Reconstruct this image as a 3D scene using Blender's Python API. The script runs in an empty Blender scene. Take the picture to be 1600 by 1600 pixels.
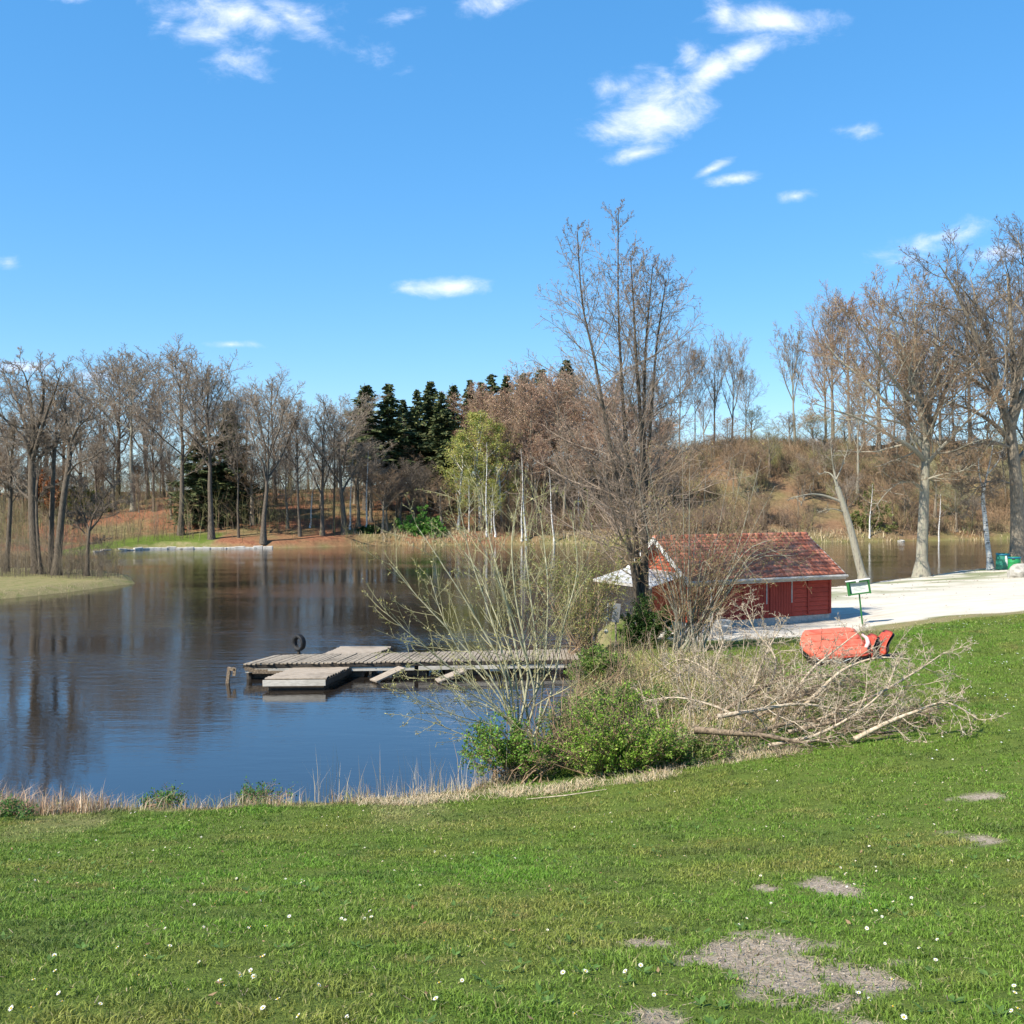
import bpy, bmesh, math, random
import numpy as np
from mathutils import Vector, Matrix
from collections import defaultdict

# ------------------------------------------------------------------ camera, sky, sun
scene = bpy.context.scene
COL = scene.collection
R = math.radians
FOC = 1600.0                      # focal length in photo pixels (photo is 1600 x 1600)
CAMZ = 5.5                        # metres above the lake
PITCH = math.atan(28 / FOC)       # looking down about one degree
cam_data = bpy.data.cameras.new('camera')
cam = bpy.data.objects.new('camera', cam_data)
COL.objects.link(cam)
cam.location = (0, 0, CAMZ)
cam.rotation_euler = (math.pi / 2 - PITCH, 0, 0)
cam_data.sensor_width = 36
cam_data.lens = 36 * FOC / 1600
cam_data.clip_start = 0.1
cam_data.clip_end = 6000
scene.camera = cam

SUN_AZ = (-0.80, -0.60)           # horizontal direction towards the sun
SUN_EL = R(46)
world = bpy.data.worlds.new('World')
scene.world = world
world.use_nodes = True
wt = world.node_tree
wt.nodes.clear()

def wn(kind, **kw):
    n = wt.nodes.new(kind)
    for k, v in kw.items():
        setattr(n, k, v)
    return n

sky = wn('ShaderNodeTexSky', sky_type='NISHITA')
sky.sun_disc = False
sky.sun_elevation = SUN_EL
sky.sun_rotation = math.atan2(SUN_AZ[0], SUN_AZ[1])
sky.altitude = 0
sky.air_density = 1.0
sky.dust_density = 0.05
sky.ozone_density = 3.0
tint = wn('ShaderNodeMix', data_type='RGBA', blend_type='MULTIPLY')
tint.inputs['Factor'].default_value = 1
[i for i in tint.inputs if i.name == 'B' and i.type == 'RGBA'][0].default_value = (0.555, 0.745, 1.0, 1)
wt.links.new(sky.outputs[0], [i for i in tint.inputs if i.name == 'A' and i.type == 'RGBA'][0])
gam = wn('ShaderNodeGamma')
gam.inputs[1].default_value = 0.55
wt.links.new([i for i in tint.outputs if i.type == 'RGBA'][0], gam.inputs[0])
hsv = wn('ShaderNodeHueSaturation')
hsv.inputs['Saturation'].default_value = 1.42
hsv.inputs['Value'].default_value = 1.95
wt.links.new(gam.outputs[0], hsv.inputs['Color'])
# fair-weather clouds, each at its own compass direction and height above the horizon
tc = wn('ShaderNodeTexCoord')
sep = wn('ShaderNodeSeparateXYZ')
wt.links.new(tc.outputs['Generated'], sep.inputs[0])
ymax = wn('ShaderNodeMath', operation='MAXIMUM')
ymax.inputs[1].default_value = 0.05
wt.links.new(sep.outputs['Y'], ymax.inputs[0])
du = wn('ShaderNodeMath', operation='DIVIDE')
dv = wn('ShaderNodeMath', operation='DIVIDE')
wt.links.new(sep.outputs['X'], du.inputs[0]); wt.links.new(ymax.outputs[0], du.inputs[1])
wt.links.new(sep.outputs['Z'], dv.inputs[0]); wt.links.new(ymax.outputs[0], dv.inputs[1])
uv = wn('ShaderNodeCombineXYZ')
wt.links.new(du.outputs[0], uv.inputs['X']); wt.links.new(dv.outputs[0], uv.inputs['Y'])
nz = wn('ShaderNodeTexNoise')
nz.inputs['Scale'].default_value = 24; nz.inputs['Detail'].default_value = 10; nz.inputs['Roughness'].default_value = 0.66
nz.inputs['Distortion'].default_value = 0.3
mpn = wn('ShaderNodeMapping'); mpn.inputs['Scale'].default_value = (0.75, 1.35, 1)
mpn.inputs['Rotation'].default_value = (0, 0, R(-12))
wt.links.new(uv.outputs[0], mpn.inputs['Vector']); wt.links.new(mpn.outputs[0], nz.inputs['Vector'])
nz2 = wn('ShaderNodeTexNoise')
nz2.inputs['Scale'].default_value = 13; nz2.inputs['Detail'].default_value = 3
wt.links.new(uv.outputs[0], nz2.inputs['Vector'])
CLOUDS = [  # x, y, half width, half height, tilt, thickness
    (375, 30, 120, 34, -8, .8), (362, 95, 62, 30, 0, .62), (455, 32, 75, 16, -28, .72), (262, 42, 22, 16, 0, .45), (330, 60, 60, 28, 0, .6),
    (1015, 178, 95, 52, 14, 1.15), (1105, 122, 62, 24, 38, .9), (1165, 85, 62, 25, 28, .95), (1205, 40, 100, 26, -2, 1.0), (1130, 30, 40, 24, -40, .7),
    (995, 243, 55, 12, 12, .8), (972, 140, 46, 20, 15, .55), (1075, 95, 22, 20, 50, .5),
    (1111, 267, 36, 9, 24, .9), (1141, 283, 46, 12, 4, .95), (1240, 309, 26, 9, 10, .6), (1345, 206, 32, 15, 10, .5),
    (704, 450, 70, 15, 2, .95), (363, 539, 48, 8, 0, .85), (1462, 374, 90, 24, 12, .85), (1420, 404, 34, 13, 0, .6), (1555, 396, 44, 14, 5, .7),
    (14, 410, 20, 12, 0, .5), (780, 8, 55, 20, 10, .6), (637, 32, 40, 12, 8, .5), (118, 3, 34, 9, 0, .6), (40, 574, 60, 10, 0, .7), (160, 588, 40, 9, 0, .5), (520, 70, 50, 12, -20, .15)]
acc = None
for cx, cy, rx, ry, rot, th in CLOUDS:
    m = wn('ShaderNodeMapping', vector_type='TEXTURE')
    m.inputs['Location'].default_value = ((cx - 800) / FOC, (772 - cy) / FOC, 0)
    m.inputs['Rotation'].default_value = (0, 0, R(rot))
    m.inputs['Scale'].default_value = (rx / FOC, ry / FOC, 1)
    wt.links.new(uv.outputs[0], m.inputs['Vector'])
    ln = wn('ShaderNodeVectorMath', operation='LENGTH')
    wt.links.new(m.outputs[0], ln.inputs[0])
    ma = wn('ShaderNodeMath', operation='MULTIPLY_ADD')
    ma.inputs[1].default_value = -th; ma.inputs[2].default_value = th
    wt.links.new(ln.outputs['Value'], ma.inputs[0])
    if acc is None:
        acc = ma
    else:
        mx = wn('ShaderNodeMath', operation='SMOOTH_MAX'); mx.inputs[2].default_value = 0.25
        wt.links.new(acc.outputs[0], mx.inputs[0]); wt.links.new(ma.outputs[0], mx.inputs[1])
        acc = mx
n1 = wn('ShaderNodeMath', operation='MULTIPLY_ADD'); n1.inputs[1].default_value = 2.3; n1.inputs[2].default_value = -1.17
wt.links.new(nz.outputs['Fac'], n1.inputs[0])
n2 = wn('ShaderNodeMath', operation='MULTIPLY_ADD'); n2.inputs[1].default_value = 1.0; n2.inputs[2].default_value = -0.5
wt.links.new(nz2.outputs['Fac'], n2.inputs[0])
s1 = wn('ShaderNodeMath', operation='ADD'); wt.links.new(acc.outputs[0], s1.inputs[0]); wt.links.new(n1.outputs[0], s1.inputs[1])
s2 = wn('ShaderNodeMath', operation='ADD'); wt.links.new(s1.outputs[0], s2.inputs[0]); wt.links.new(n2.outputs[0], s2.inputs[1])
mr = wn('ShaderNodeMapRange', interpolation_type='SMOOTHSTEP')
mr.inputs['From Min'].default_value = -0.22; mr.inputs['From Max'].default_value = 1.05
mr.inputs['To Max'].default_value = 0.78
wt.links.new(s2.outputs[0], mr.inputs['Value'])
fwd = wn('ShaderNodeMath', operation='GREATER_THAN'); fwd.inputs[1].default_value = 0.3
wt.links.new(sep.outputs['Y'], fwd.inputs[0])
cm = wn('ShaderNodeMath', operation='MULTIPLY')
wt.links.new(mr.outputs[0], cm.inputs[0]); wt.links.new(fwd.outputs[0], cm.inputs[1])
mixc = wn('ShaderNodeMix', data_type='RGBA')
mixc.inputs['B'].default_value = (6.0, 6.15, 7.3, 1)
cshade = wn('ShaderNodeMix', data_type='RGBA')      # thin parts and undersides of the clouds are greyer
ci = [i for i in cshade.inputs if i.type == 'RGBA']
ci[0].default_value = (4.6, 5.1, 6.6, 1); ci[1].default_value = (6.3, 6.4, 7.3, 1)
crange = wn('ShaderNodeMapRange')
crange.inputs['From Min'].default_value = 0.1; crange.inputs['From Max'].default_value = 1.1
wt.links.new(s2.outputs[0], crange.inputs['Value']); wt.links.new(crange.outputs[0], cshade.inputs['Factor'])
wt.links.new([o for o in cshade.outputs if o.type == 'RGBA'][0], mixc.inputs['B'])
wt.links.new(cm.outputs[0], mixc.inputs['Factor'])
wt.links.new(hsv.outputs[0], mixc.inputs['A'])
bg = wn('ShaderNodeBackground')
bg.inputs['Strength'].default_value = 0.12
wt.links.new(mixc.outputs['Result'], bg.inputs['Color'])
wo = wn('ShaderNodeOutputWorld')
wt.links.new(bg.outputs[0], wo.inputs['Surface'])

sun_data = bpy.data.lights.new('sun', 'SUN')
sun_data.energy = 4.9
sun_data.angle = R(0.53)
sun_data.color = (1.0, 0.93, 0.80)
sun = bpy.data.objects.new('sun', sun_data)
COL.objects.link(sun)
sd = Vector((SUN_AZ[0] * math.cos(SUN_EL), SUN_AZ[1] * math.cos(SUN_EL), math.sin(SUN_EL)))
sun.rotation_euler = sd.to_track_quat('Z', 'Y').to_euler()
sun.location = (-30, -20, 40)

scene.view_settings.view_transform = 'Standard'
scene.view_settings.look = 'None'
scene.view_settings.exposure = 0.88
scene.view_settings.gamma = 1.0
scene.render.engine = 'CYCLES'
scene.cycles.max_bounces = 6
scene.cycles.transparent_max_bounces = 4

# ------------------------------------------------------------------ helpers
CP, SP = math.cos(PITCH), math.sin(PITCH)

def at(px, py, D):
    """world point seen at photo pixel (px, py) at forward distance D"""
    u = (px - 800) / FOC; v = (800 - py) / FOC
    s = D / (CP + v * SP)
    return Vector((u * s, D, CAMZ + (-SP + v * CP) * s))

def xat(px, D):
    return (px - 800) / FOC * D

def tag(o, label=None, cat=None, group=None, kind=None):
    if label: o['label'] = label
    if cat: o['category'] = cat
    if group: o['group'] = group
    if kind: o['kind'] = kind
    return o

def empty(name, loc=(0, 0, 0), rz=0, label=None, cat=None, group=None):
    o = bpy.data.objects.new(name, None)
    o.empty_display_size = 0.2
    COL.objects.link(o)
    o.location = loc
    o.rotation_euler = (0, 0, rz)
    return tag(o, label, cat, group)

def link(name, me, mat=None, parent=None):
    o = bpy.data.objects.new(name, me)
    if mat is not None and not me.materials:
        me.materials.append(mat)
    COL.objects.link(o)
    if parent is not None:
        o.parent = parent
    return o

def mesh_np(name, V, quads=None, tris=None, col=None, smooth=True):
    me = bpy.data.meshes.new(name)
    V = np.asarray(V, dtype=np.float32).reshape(-1, 3)
    me.vertices.add(len(V)); me.vertices.foreach_set('co', V.ravel())
    q = np.zeros((0, 4), np.int32) if quads is None else np.asarray(quads, np.int32).reshape(-1, 4)
    t = np.zeros((0, 3), np.int32) if tris is None else np.asarray(tris, np.int32).reshape(-1, 3)
    nl = q.size + t.size
    me.loops.add(nl)
    me.loops.foreach_set('vertex_index', np.concatenate([q.ravel(), t.ravel()]).astype(np.int32))
    me.polygons.add(len(q) + len(t))
    ls = np.concatenate([np.arange(len(q)) * 4, q.size + np.arange(len(t)) * 3]).astype(np.int32)
    me.polygons.foreach_set('loop_start', ls)
    if smooth:
        me.polygons.foreach_set('use_smooth', np.ones(len(ls), bool))
    if col is not None:
        c = np.asarray(col, np.float32)
        if c.shape[1] == 3:
            c = np.concatenate([c, np.ones((len(c), 1), np.float32)], 1)
        a = me.attributes.new('Col', 'FLOAT_COLOR', 'POINT')
        a.data.foreach_set('color', c.ravel())
    me.update(calc_edges=True)
    me.validate()
    return me

class MB:
    """collects shapes and links them as one mesh"""
    def __init__(s):
        s.bm = bmesh.new()
    def box(s, c, size, rot=None, bev=0.0, taper=None):
        b = bmesh.new()
        bmesh.ops.create_cube(b, size=1.0)
        for v in b.verts:
            k = 1.0
            if taper and v.co.z > 0: k = taper
            v.co = Vector((v.co.x * size[0] * k, v.co.y * size[1] * k, v.co.z * size[2]))
        if bev > 0:
            bmesh.ops.bevel(b, geom=list(b.edges), offset=bev, segments=2, affect='EDGES', profile=0.5)
        M = Matrix.Translation(Vector(c))
        if rot is not None:
            M = M @ (rot.to_4x4() if isinstance(rot, Matrix) else Matrix.Rotation(rot, 4, 'Z'))
        b.transform(M)
        s._add(b)
        return s
    def _add(s, b):
        tmp = bpy.data.meshes.new('tmp'); b.to_mesh(tmp); b.free()
        s.bm.from_mesh(tmp); bpy.data.meshes.remove(tmp)
    def bar(s, p, q, w, h=None, bev=0.0, roll=0.0):
        p = Vector(p); q = Vector(q); d = q - p
        rot = d.to_track_quat('X', 'Z').to_matrix() @ Matrix.Rotation(roll, 3, 'X')
        return s.box((p + q) / 2, (d.length, w, h or w), rot, bev)
    def tube(s, pts, rad, sides=10, caps=True):
        V, Q = tube_arrays([(pts, rad if isinstance(rad, (list, tuple)) else [rad] * len(pts))], sides)
        b = bmesh.new()
        vs = [b.verts.new(v) for v in V]
        for f in Q: b.faces.new([vs[i] for i in f])
        if caps:
            b.faces.new(vs[:sides][::-1]); b.faces.new(vs[-sides:])
        s._add(b)
        return s
    def lathe(s, prof, c=(0, 0, 0), sides=24, rot=None):
        b = bmesh.new(); rings = []
        for r, z in prof:
            rings.append([b.verts.new((r * math.cos(2 * math.pi * i / sides), r * math.sin(2 * math.pi * i / sides), z)) for i in range(sides)])
        for k in range(len(rings) - 1):
            for i in range(sides):
                j = (i + 1) % sides
                b.faces.new((rings[k][i], rings[k][j], rings[k + 1][j], rings[k + 1][i]))
        b.faces.new(rings[0][::-1]); b.faces.new(rings[-1])
        M = Matrix.Translation(Vector(c))
        if rot is not None: M = M @ rot.to_4x4()
        b.transform(M)
        s._add(b)
        return s
    def poly(s, pts):
        s.bm.faces.new([s.bm.verts.new(p) for p in pts])
        return s
    def prism(s, pts, off):
        """closed polygon PTS swept by the vector OFF"""
        off = Vector(off); b = bmesh.new()
        a = [b.verts.new(p) for p in pts]; c = [b.verts.new(Vector(p) + off) for p in pts]
        b.faces.new(a[::-1]); b.faces.new(c)
        for i in range(len(a)):
            j = (i + 1) % len(a)
            b.faces.new((a[i], a[j], c[j], c[i]))
        bmesh.ops.recalc_face_normals(b, faces=b.faces)
        s._add(b)
        return s
    def build(s, name, mat, parent=None, smooth=False):
        me = bpy.data.meshes.new(name)
        s.bm.to_mesh(me); s.bm.free()
        if smooth:
            me.polygons.foreach_set('use_smooth', np.ones(len(me.polygons), bool))
        return link(name, me, mat, parent)

def tube_arrays(lines, sides):
    """lines: [(points, radii)], returns stacked vertices and quads"""
    groups = defaultdict(list)
    for p, r in lines:
        groups[len(p)].append((p, r))
    Vs, Qs, base = [], [], 0
    ang = np.arange(sides) * 2 * np.pi / sides
    ca, sa = np.cos(ang), np.sin(ang)
    for n, L in groups.items():
        P = np.array([p if isinstance(p, np.ndarray) else [(q[0], q[1], q[2]) for q in p] for p, _ in L], dtype=np.float64)
        Rd = np.array([r for _, r in L], dtype=np.float64)
        T = np.gradient(P, axis=1)
        T /= np.linalg.norm(T, axis=2, keepdims=True) + 1e-9
        ref = np.zeros_like(T)
        m = T[:, :1, :].copy()
        use_x = np.abs(m[..., 2]) > 0.8
        ref[..., 2] = np.where(use_x, 0, 1.0); ref[..., 0] = np.where(use_x, 1.0, 0)
        U = np.cross(T, ref); U /= np.linalg.norm(U, axis=2, keepdims=True) + 1e-9
        W = np.cross(T, U)
        ring = (U[:, :, None, :] * ca[None, None, :, None] + W[:, :, None, :] * sa[None, None, :, None]) * Rd[:, :, None, None] + P[:, :, None, :]
        B = len(L)
        Vs.append(ring.reshape(-1, 3))
        idx = base + np.arange(B * n * sides).reshape(B, n, sides)
        a = idx[:, :-1, :]; b = np.roll(idx, -1, axis=2)[:, :-1, :]
        c = np.roll(idx, -1, axis=2)[:, 1:, :]; d = idx[:, 1:, :]
        Qs.append(np.stack([a, b, c, d], -1).reshape(-1, 4))
        base += B * n * sides
    if not Vs:
        return np.zeros((0, 3)), np.zeros((0, 4), int)
    return np.concatenate(Vs), np.concatenate(Qs)

def tubes_mesh(name, groups):
    """groups: [(lines, sides)]"""
    Vs, Qs, base = [], [], 0
    for lines, sides in groups:
        if not lines: continue
        V, Q = tube_arrays(lines, sides)
        Vs.append(V); Qs.append(Q + base); base += len(V)
    return mesh_np(name, np.concatenate(Vs), np.concatenate(Qs))

# ------------------------------------------------------------------ materials
def mat_new(name):
    m = bpy.data.materials.new(name); m.use_nodes = True
    nt = m.node_tree
    return m, nt, nt.nodes['Principled BSDF']

def N(nt, kind, ins=None, **kw):
    n = nt.nodes.new(kind)
    for k, v in kw.items(): setattr(n, k, v)
    for k, v in (ins or {}).items():
        s = n.inputs[k]
        if hasattr(v, 'is_output') or isinstance(v, bpy.types.NodeSocket): nt.links.new(v, s)
        else: s.default_value = v
    return n

def ramp(nt, fac, stops):
    r = nt.nodes.new('ShaderNodeValToRGB')
    els = r.color_ramp.elements
    while len(els) < len(stops): els.new(0.5)
    for e, (p, c) in zip(els, stops):
        e.position = p; e.color = (*c, 1) if len(c) == 3 else c
    nt.links.new(fac, r.inputs[0])
    return r.outputs[0]

def mixcol(nt, fac, a, b, mode='MIX'):
    n = nt.nodes.new('ShaderNodeMix'); n.data_type = 'RGBA'; n.blend_type = mode
    for k, v in (('Factor', fac), ('A', a), ('B', b)):
        s = [i for i in n.inputs if i.name == k and (i.type == 'RGBA' or k == 'Factor')][0]
        if isinstance(v, bpy.types.NodeSocket): nt.links.new(v, s)
        else: s.default_value = v if k == 'Factor' else ((*v, 1) if len(v) == 3 else v)
    return n.outputs['Result']

def noise(nt, scale, detail=4, rough=0.55, vec=None, dist=0.0):
    n = nt.nodes.new('ShaderNodeTexNoise')
    n.inputs['Scale'].default_value = scale; n.inputs['Detail'].default_value = detail
    n.inputs['Roughness'].default_value = rough; n.inputs['Distortion'].default_value = dist
    if vec is not None: nt.links.new(vec, n.inputs['Vector'])
    return n.outputs['Fac']

def objvec(nt, scale=(1, 1, 1), rot=(0, 0, 0)):
    t = nt.nodes.new('ShaderNodeTexCoord'); m = nt.nodes.new('ShaderNodeMapping')
    m.inputs['Scale'].default_value = scale; m.inputs['Rotation'].default_value = rot
    nt.links.new(t.outputs['Object'], m.inputs['Vector'])
    return m.outputs[0]

def mottled(name, c1, c2, scale=6, rough=0.8, stretch=(1, 1, 1), bump=0.3, bdist=0.02, c3=None, spec=0.3, metal=0.0):
    m, nt, p = mat_new(name)
    v = objvec(nt, stretch)
    f = noise(nt, scale, 5, 0.6, v)
    stops = [(0.35, c1), (0.65, c2)] if c3 is None else [(0.3, c1), (0.5, c2), (0.7, c3)]
    nt.links.new(ramp(nt, f, stops), p.inputs['Base Color'])
    p.inputs['Roughness'].default_value = rough
    p.inputs['Specular IOR Level'].default_value = spec
    p.inputs['Metallic'].default_value = metal
    if bump:
        f2 = noise(nt, scale * 3, 4, 0.6, v)
        b = N(nt, 'ShaderNodeBump', {'Strength': bump, 'Distance': bdist, 'Height': f2})
        nt.links.new(b.outputs[0], p.inputs['Normal'])
    return m

def leafy(name, translucent=0.35, rough=0.55, tint=(1, 1, 1), spec=0.25):
    """foliage whose own leaf colours come from the mesh"""
    m, nt, p = mat_new(name)
    a = nt.nodes.new('ShaderNodeAttribute'); a.attribute_name = 'Col'
    c = mixcol(nt, 1.0, a.outputs['Color'], tint, 'MULTIPLY')
    nt.links.new(c, p.inputs['Base Color'])
    p.inputs['Roughness'].default_value = rough
    p.inputs['Specular IOR Level'].default_value = spec
    if translucent:
        t = nt.nodes.new('ShaderNodeBsdfTranslucent'); nt.links.new(c, t.inputs['Color'])
        mx = nt.nodes.new('ShaderNodeMixShader'); mx.inputs[0].default_value = translucent
        nt.links.new(p.outputs[0], mx.inputs[1]); nt.links.new(t.outputs[0], mx.inputs[2])
        nt.links.new(mx.outputs[0], nt.nodes['Material Output'].inputs['Surface'])
    return m

def plain(name, c, rough=0.6, spec=0.4, bump=0.0, var=0.12, scale=8):
    c1 = tuple(x * (1 - var) for x in c); c2 = tuple(min(1, x * (1 + var)) for x in c)
    return mottled(name, c1, c2, scale, rough, bump=bump, spec=spec)

M = {}
M['bark_grey'] = mottled('bark_grey', (0.130, 0.106, 0.078), (0.273, 0.231, 0.174), 5, .9, (4, 4, .8), .6, .03)
M['bark_dark'] = mottled('bark_dark', (0.061, 0.047, 0.036), (0.162, 0.130, 0.096), 5, .9, (4, 4, .8), .6, .03)
M['bark_lichen'] = mottled('bark_lichen', (.13, .115, .09), (.30, .27, .21), 4, .9, (4, 4, .7), .7, .03, c3=(.24, .25, .17))
M['twig_grey'] = mottled('twig_grey', (0.203, 0.160, 0.118), (0.351, 0.282, 0.213), 1.5, .85, bump=0)
M['twig_brown'] = mottled('twig_brown', (0.182, 0.119, 0.072), (0.336, 0.231, 0.143), 1.5, .85, bump=0)
M['twig_red'] = mottled('twig_red', (0.257, 0.150, 0.105), (0.405, 0.270, 0.188), 1.5, .85, bump=0)
M['twig_dark'] = mottled('twig_dark', (0.091, 0.072, 0.054), (0.208, 0.169, 0.132), 1.5, .85, bump=0)
M['twig_olive'] = mottled('twig_olive', (.22, .20, .10), (.37, .34, .19), 1.5, .8, bump=0)
M['willow_bark'] = mottled('willow_bark', (.22, .205, .12), (.42, .40, .27), 6, .8, (3, 3, 1), .3, .01)
M['dead_wood'] = mottled('dead_wood', (.26, .195, .13), (.56, .47, .35), 7, .85, (3, 3, 3), .4, .01)
M['dead_wood_dark'] = mottled('dead_wood_dark', (.085, .060, .040), (.30, .225, .15), 7, .85, (3, 3, 3), .4, .01)
M['bark_alder'] = mottled('bark_alder', (.035, .029, .023), (.125, .10, .075), 5, .9, (4, 4, .8), .6, .03)
M['twig_alder'] = mottled('twig_alder', (.085, .07, .062), (.19, .155, .14), 1.5, .85, bump=0)
M['twig_alder_pale'] = mottled('twig_alder_pale', (.19, .143, .108), (.34, .265, .20), 1.5, .85, bump=0)
M['leaf'] = leafy('leaf', 0.35)
M['needle'] = leafy('needle', 0.12, .7)
M['blade'] = leafy('blade', 0.3, .6)
M['straw'] = leafy('straw', 0.2, .8)
m, nt, p = mat_new('birch_bark')
v = objvec(nt, (3, 3, 14))
f = noise(nt, 1.2, 4, .65, v)
nt.links.new(ramp(nt, f, [(0.40, (.06, .05, .045)), (0.47, (.62, .60, .55)), (1, (.78, .76, .70))]), p.inputs['Base Color'])
p.inputs['Roughness'].default_value = .75
M['birch_bark'] = m
# ------------------------------------------------------------------ the land and the lake
LAKE = [(-9.5, 17.15), (-5, 17.2), (-2.2, 17.5), (-0.9, 18.2), (0.0, 19.6), (0.8, 22.5), (1.5, 26), (2.0, 29), (2.3, 31), (2.6, 33.5), (3.0, 36), (3.4, 40),
        (5.2, 45), (9.5, 50.5), (14.5, 54.5), (19, 58), (24, 63.5), (29, 68), (36, 74), (48, 81), (70, 90), (140, 105),
        (140, 140), (100, 135), (66, 126), (53, 122), (43, 119), (35, 117), (26, 115.5), (14, 114), (4, 112), (-7, 110.5), (-16, 108.5), (-24, 104), (-31, 103), (-36, 102),
        (-40, 96), (-46, 93), (-60, 89), (-75, 83), (-60, 77), (-45, 74.5), (-33, 72.5), (-27.5, 70), (-24.8, 66.5), (-23.4, 63), (-24.2, 59.5), (-26.3, 54.5),
        (-31, 49), (-45, 43), (-62, 38), (-75, 32), (-62, 26), (-35, 21), (-20, 17.8)]
LAKE_A = np.array(LAKE, float)
SAND = [(5.0, 34.4), (6.2, 33.4), (8, 33.2), (9.8, 33.9), (12.6, 35.3), (15, 36.0), (17.7, 36.2), (21, 36.4), (30, 37), (46, 42), (70, 60), (70, 95), (48, 84), (34, 75), (22, 63), (12, 54), (6.2, 44), (4.6, 39)]
SAND_A = np.array(SAND, float)

def seg_dist(poly, X, Y):
    """signed distance to a closed polygon, positive inside"""
    d2 = np.full(X.shape, 1e18); inside = np.zeros(X.shape, bool)
    n = len(poly)
    for i in range(n):
        ax, ay = poly[i]; bx, by = poly[(i + 1) % n]
        ex, ey = bx - ax, by - ay
        t = np.clip(((X - ax) * ex + (Y - ay) * ey) / (ex * ex + ey * ey), 0, 1)
        d2 = np.minimum(d2, (X - ax - t * ex) ** 2 + (Y - ay - t * ey) ** 2)
        c = ((ay > Y) != (by > Y)) & (X < (bx - ax) * (Y - ay) / (by - ay + 1e-12) + ax)
        inside ^= c
    return np.where(inside, 1, -1) * np.sqrt(d2)

CTRL = np.array([
    (0, 0, 3.9), (0, -12, 4.1), (-18, 0, 3.8), (18, 0, 4.0), (0, 4, 3.38), (-6, 4, 3.35), (6, 4, 3.45), (0, 8.75, 2.12), (0, 13, 1.12), (-9, 16.3, .36), (-3, 16.6, .40), (0, 17.0, .5), (1.1, 17.5, .55), (3.2, 17, .85), (5.5, 17.5, 1.2), (7.9, 18, 1.5),
    (-9, 8.75, 2.0), (-9, 12.6, .98), (-25, 10, 2.0), (-25, 17, .45), (6.6, 13, 1.75), (4, 8, 2.35), (10, 22, 1.4), (14, 16, 1.9), (8.5, 27.5, 1.0), (3.5, 20, .7), (4.5, 25, .7),
    (12, 37, .78), (6.4, 36, .76), (15, 30, 1.55), (17.5, 35, 1.45), (13, 35.5, 1.0), (25, 32, 2.3), (30, 20, 3), (9.8, 34.5, .78), (3.8, 33, .5), (20, 42, 1.25),
    (24, 60, .45), (25, 50, 1.0), (35, 55, 1.3), (16, 50, .6), (36, 70, .6), (50, 72, 1.0), (45, 45, 2.2), (80, 70, 2.5), (60, 20, 4),
    (35, 121, 1.6), (35, 133, 6.8), (35, 150, 11.6), (35, 172, 12.6), (60, 129, 2), (60, 142, 8), (60, 157, 12.6), (60, 180, 13), (15, 117, 1.3), (15, 130, 4.6), (15, 150, 9.3), (15, 175, 10.5),
    (-5, 114, 1.3), (-5, 127, 3.6), (-5, 150, 7.3), (-5, 175, 8), (-22, 109, 1.2), (-22, 124, 4.2), (-22, 150, 6.2), (-40, 104, .8), (-40, 122, 4.4), (-40, 145, 5.4),
    (-70, 100, .7), (-70, 130, 2.2), (-110, 110, 2), (100, 142, 4), (100, 160, 12.5), (-40, 180, 6), (-100, 170, 5), (100, 185, 13), (-30, 61, .55), (-40, 60, .8), (-60, 58, 1.1), (-90, 60, 1.5), (-60, 10, 3)], float)

def tps_fit(P):
    n = len(P); d = np.linalg.norm(P[:, None, :2] - P[None, :, :2], axis=2)
    K = np.where(d > 0, d * d * np.log(d + 1e-12), 0) + np.eye(n) * 0.5
    A = np.zeros((n + 3, n + 3)); A[:n, :n] = K; A[:n, n] = 1; A[:n, n + 1:] = P[:, :2]; A[n, :n] = 1; A[n + 1:, :n] = P[:, :2].T
    return np.linalg.solve(A, np.concatenate([P[:, 2], np.zeros(3)]))
TPS = tps_fit(CTRL)

def vnoise(X, Y, s, seed=0):
    """smooth value noise"""
    rs = np.random.RandomState(seed); T = rs.rand(256, 256)
    x = X / s; y = Y / s
    xi = np.floor(x).astype(int); yi = np.floor(y).astype(int)
    fx = x - xi; fy = y - yi; fx = fx * fx * (3 - 2 * fx); fy = fy * fy * (3 - 2 * fy)
    g = lambda a, b: T[a % 256, b % 256]
    return (g(xi, yi) * (1 - fx) * (1 - fy) + g(xi + 1, yi) * fx * (1 - fy) + g(xi, yi + 1) * (1 - fx) * fy + g(xi + 1, yi + 1) * fx * fy) - .5

def land(X, Y):
    """ground height and signed distance to the shore (positive on land)"""
    X = np.asarray(X, float); Y = np.asarray(Y, float)
    z = np.full(X.shape, TPS[-3]) + TPS[-2] * X + TPS[-1] * Y
    for (cx, cy, _), w in zip(CTRL, TPS[:-3]):
        r2 = (X - cx) ** 2 + (Y - cy) ** 2
        z += w * 0.5 * r2 * np.log(r2 + 1e-9)
    z = np.clip(z, .3, 14)
    far = np.clip((np.maximum(np.abs(X) - 90, np.maximum(Y - 185, -8 - Y))) / 60, 0, 1)
    z = z * (1 - far) + 5.0 * far
    z += vnoise(X, Y, 3.1, 1) * .10 + vnoise(X, Y, .9, 2) * .035 + np.where(Y > 100, vnoise(X, Y, 9, 3) * 1.0, 0) * np.clip((z - 1) / 3, 0, 1)
    s = -seg_dist(LAKE_A, X, Y) + vnoise(X, Y, 1.3, 4) * .45 + vnoise(X, Y, .45, 5) * .2
    zl = np.minimum(z, s * 1.0 + 0.02)
    zl = np.where(s > 0, np.maximum(zl, 0.02), -np.minimum(1.6, -s * .6) - .03)
    return zl, s

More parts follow.
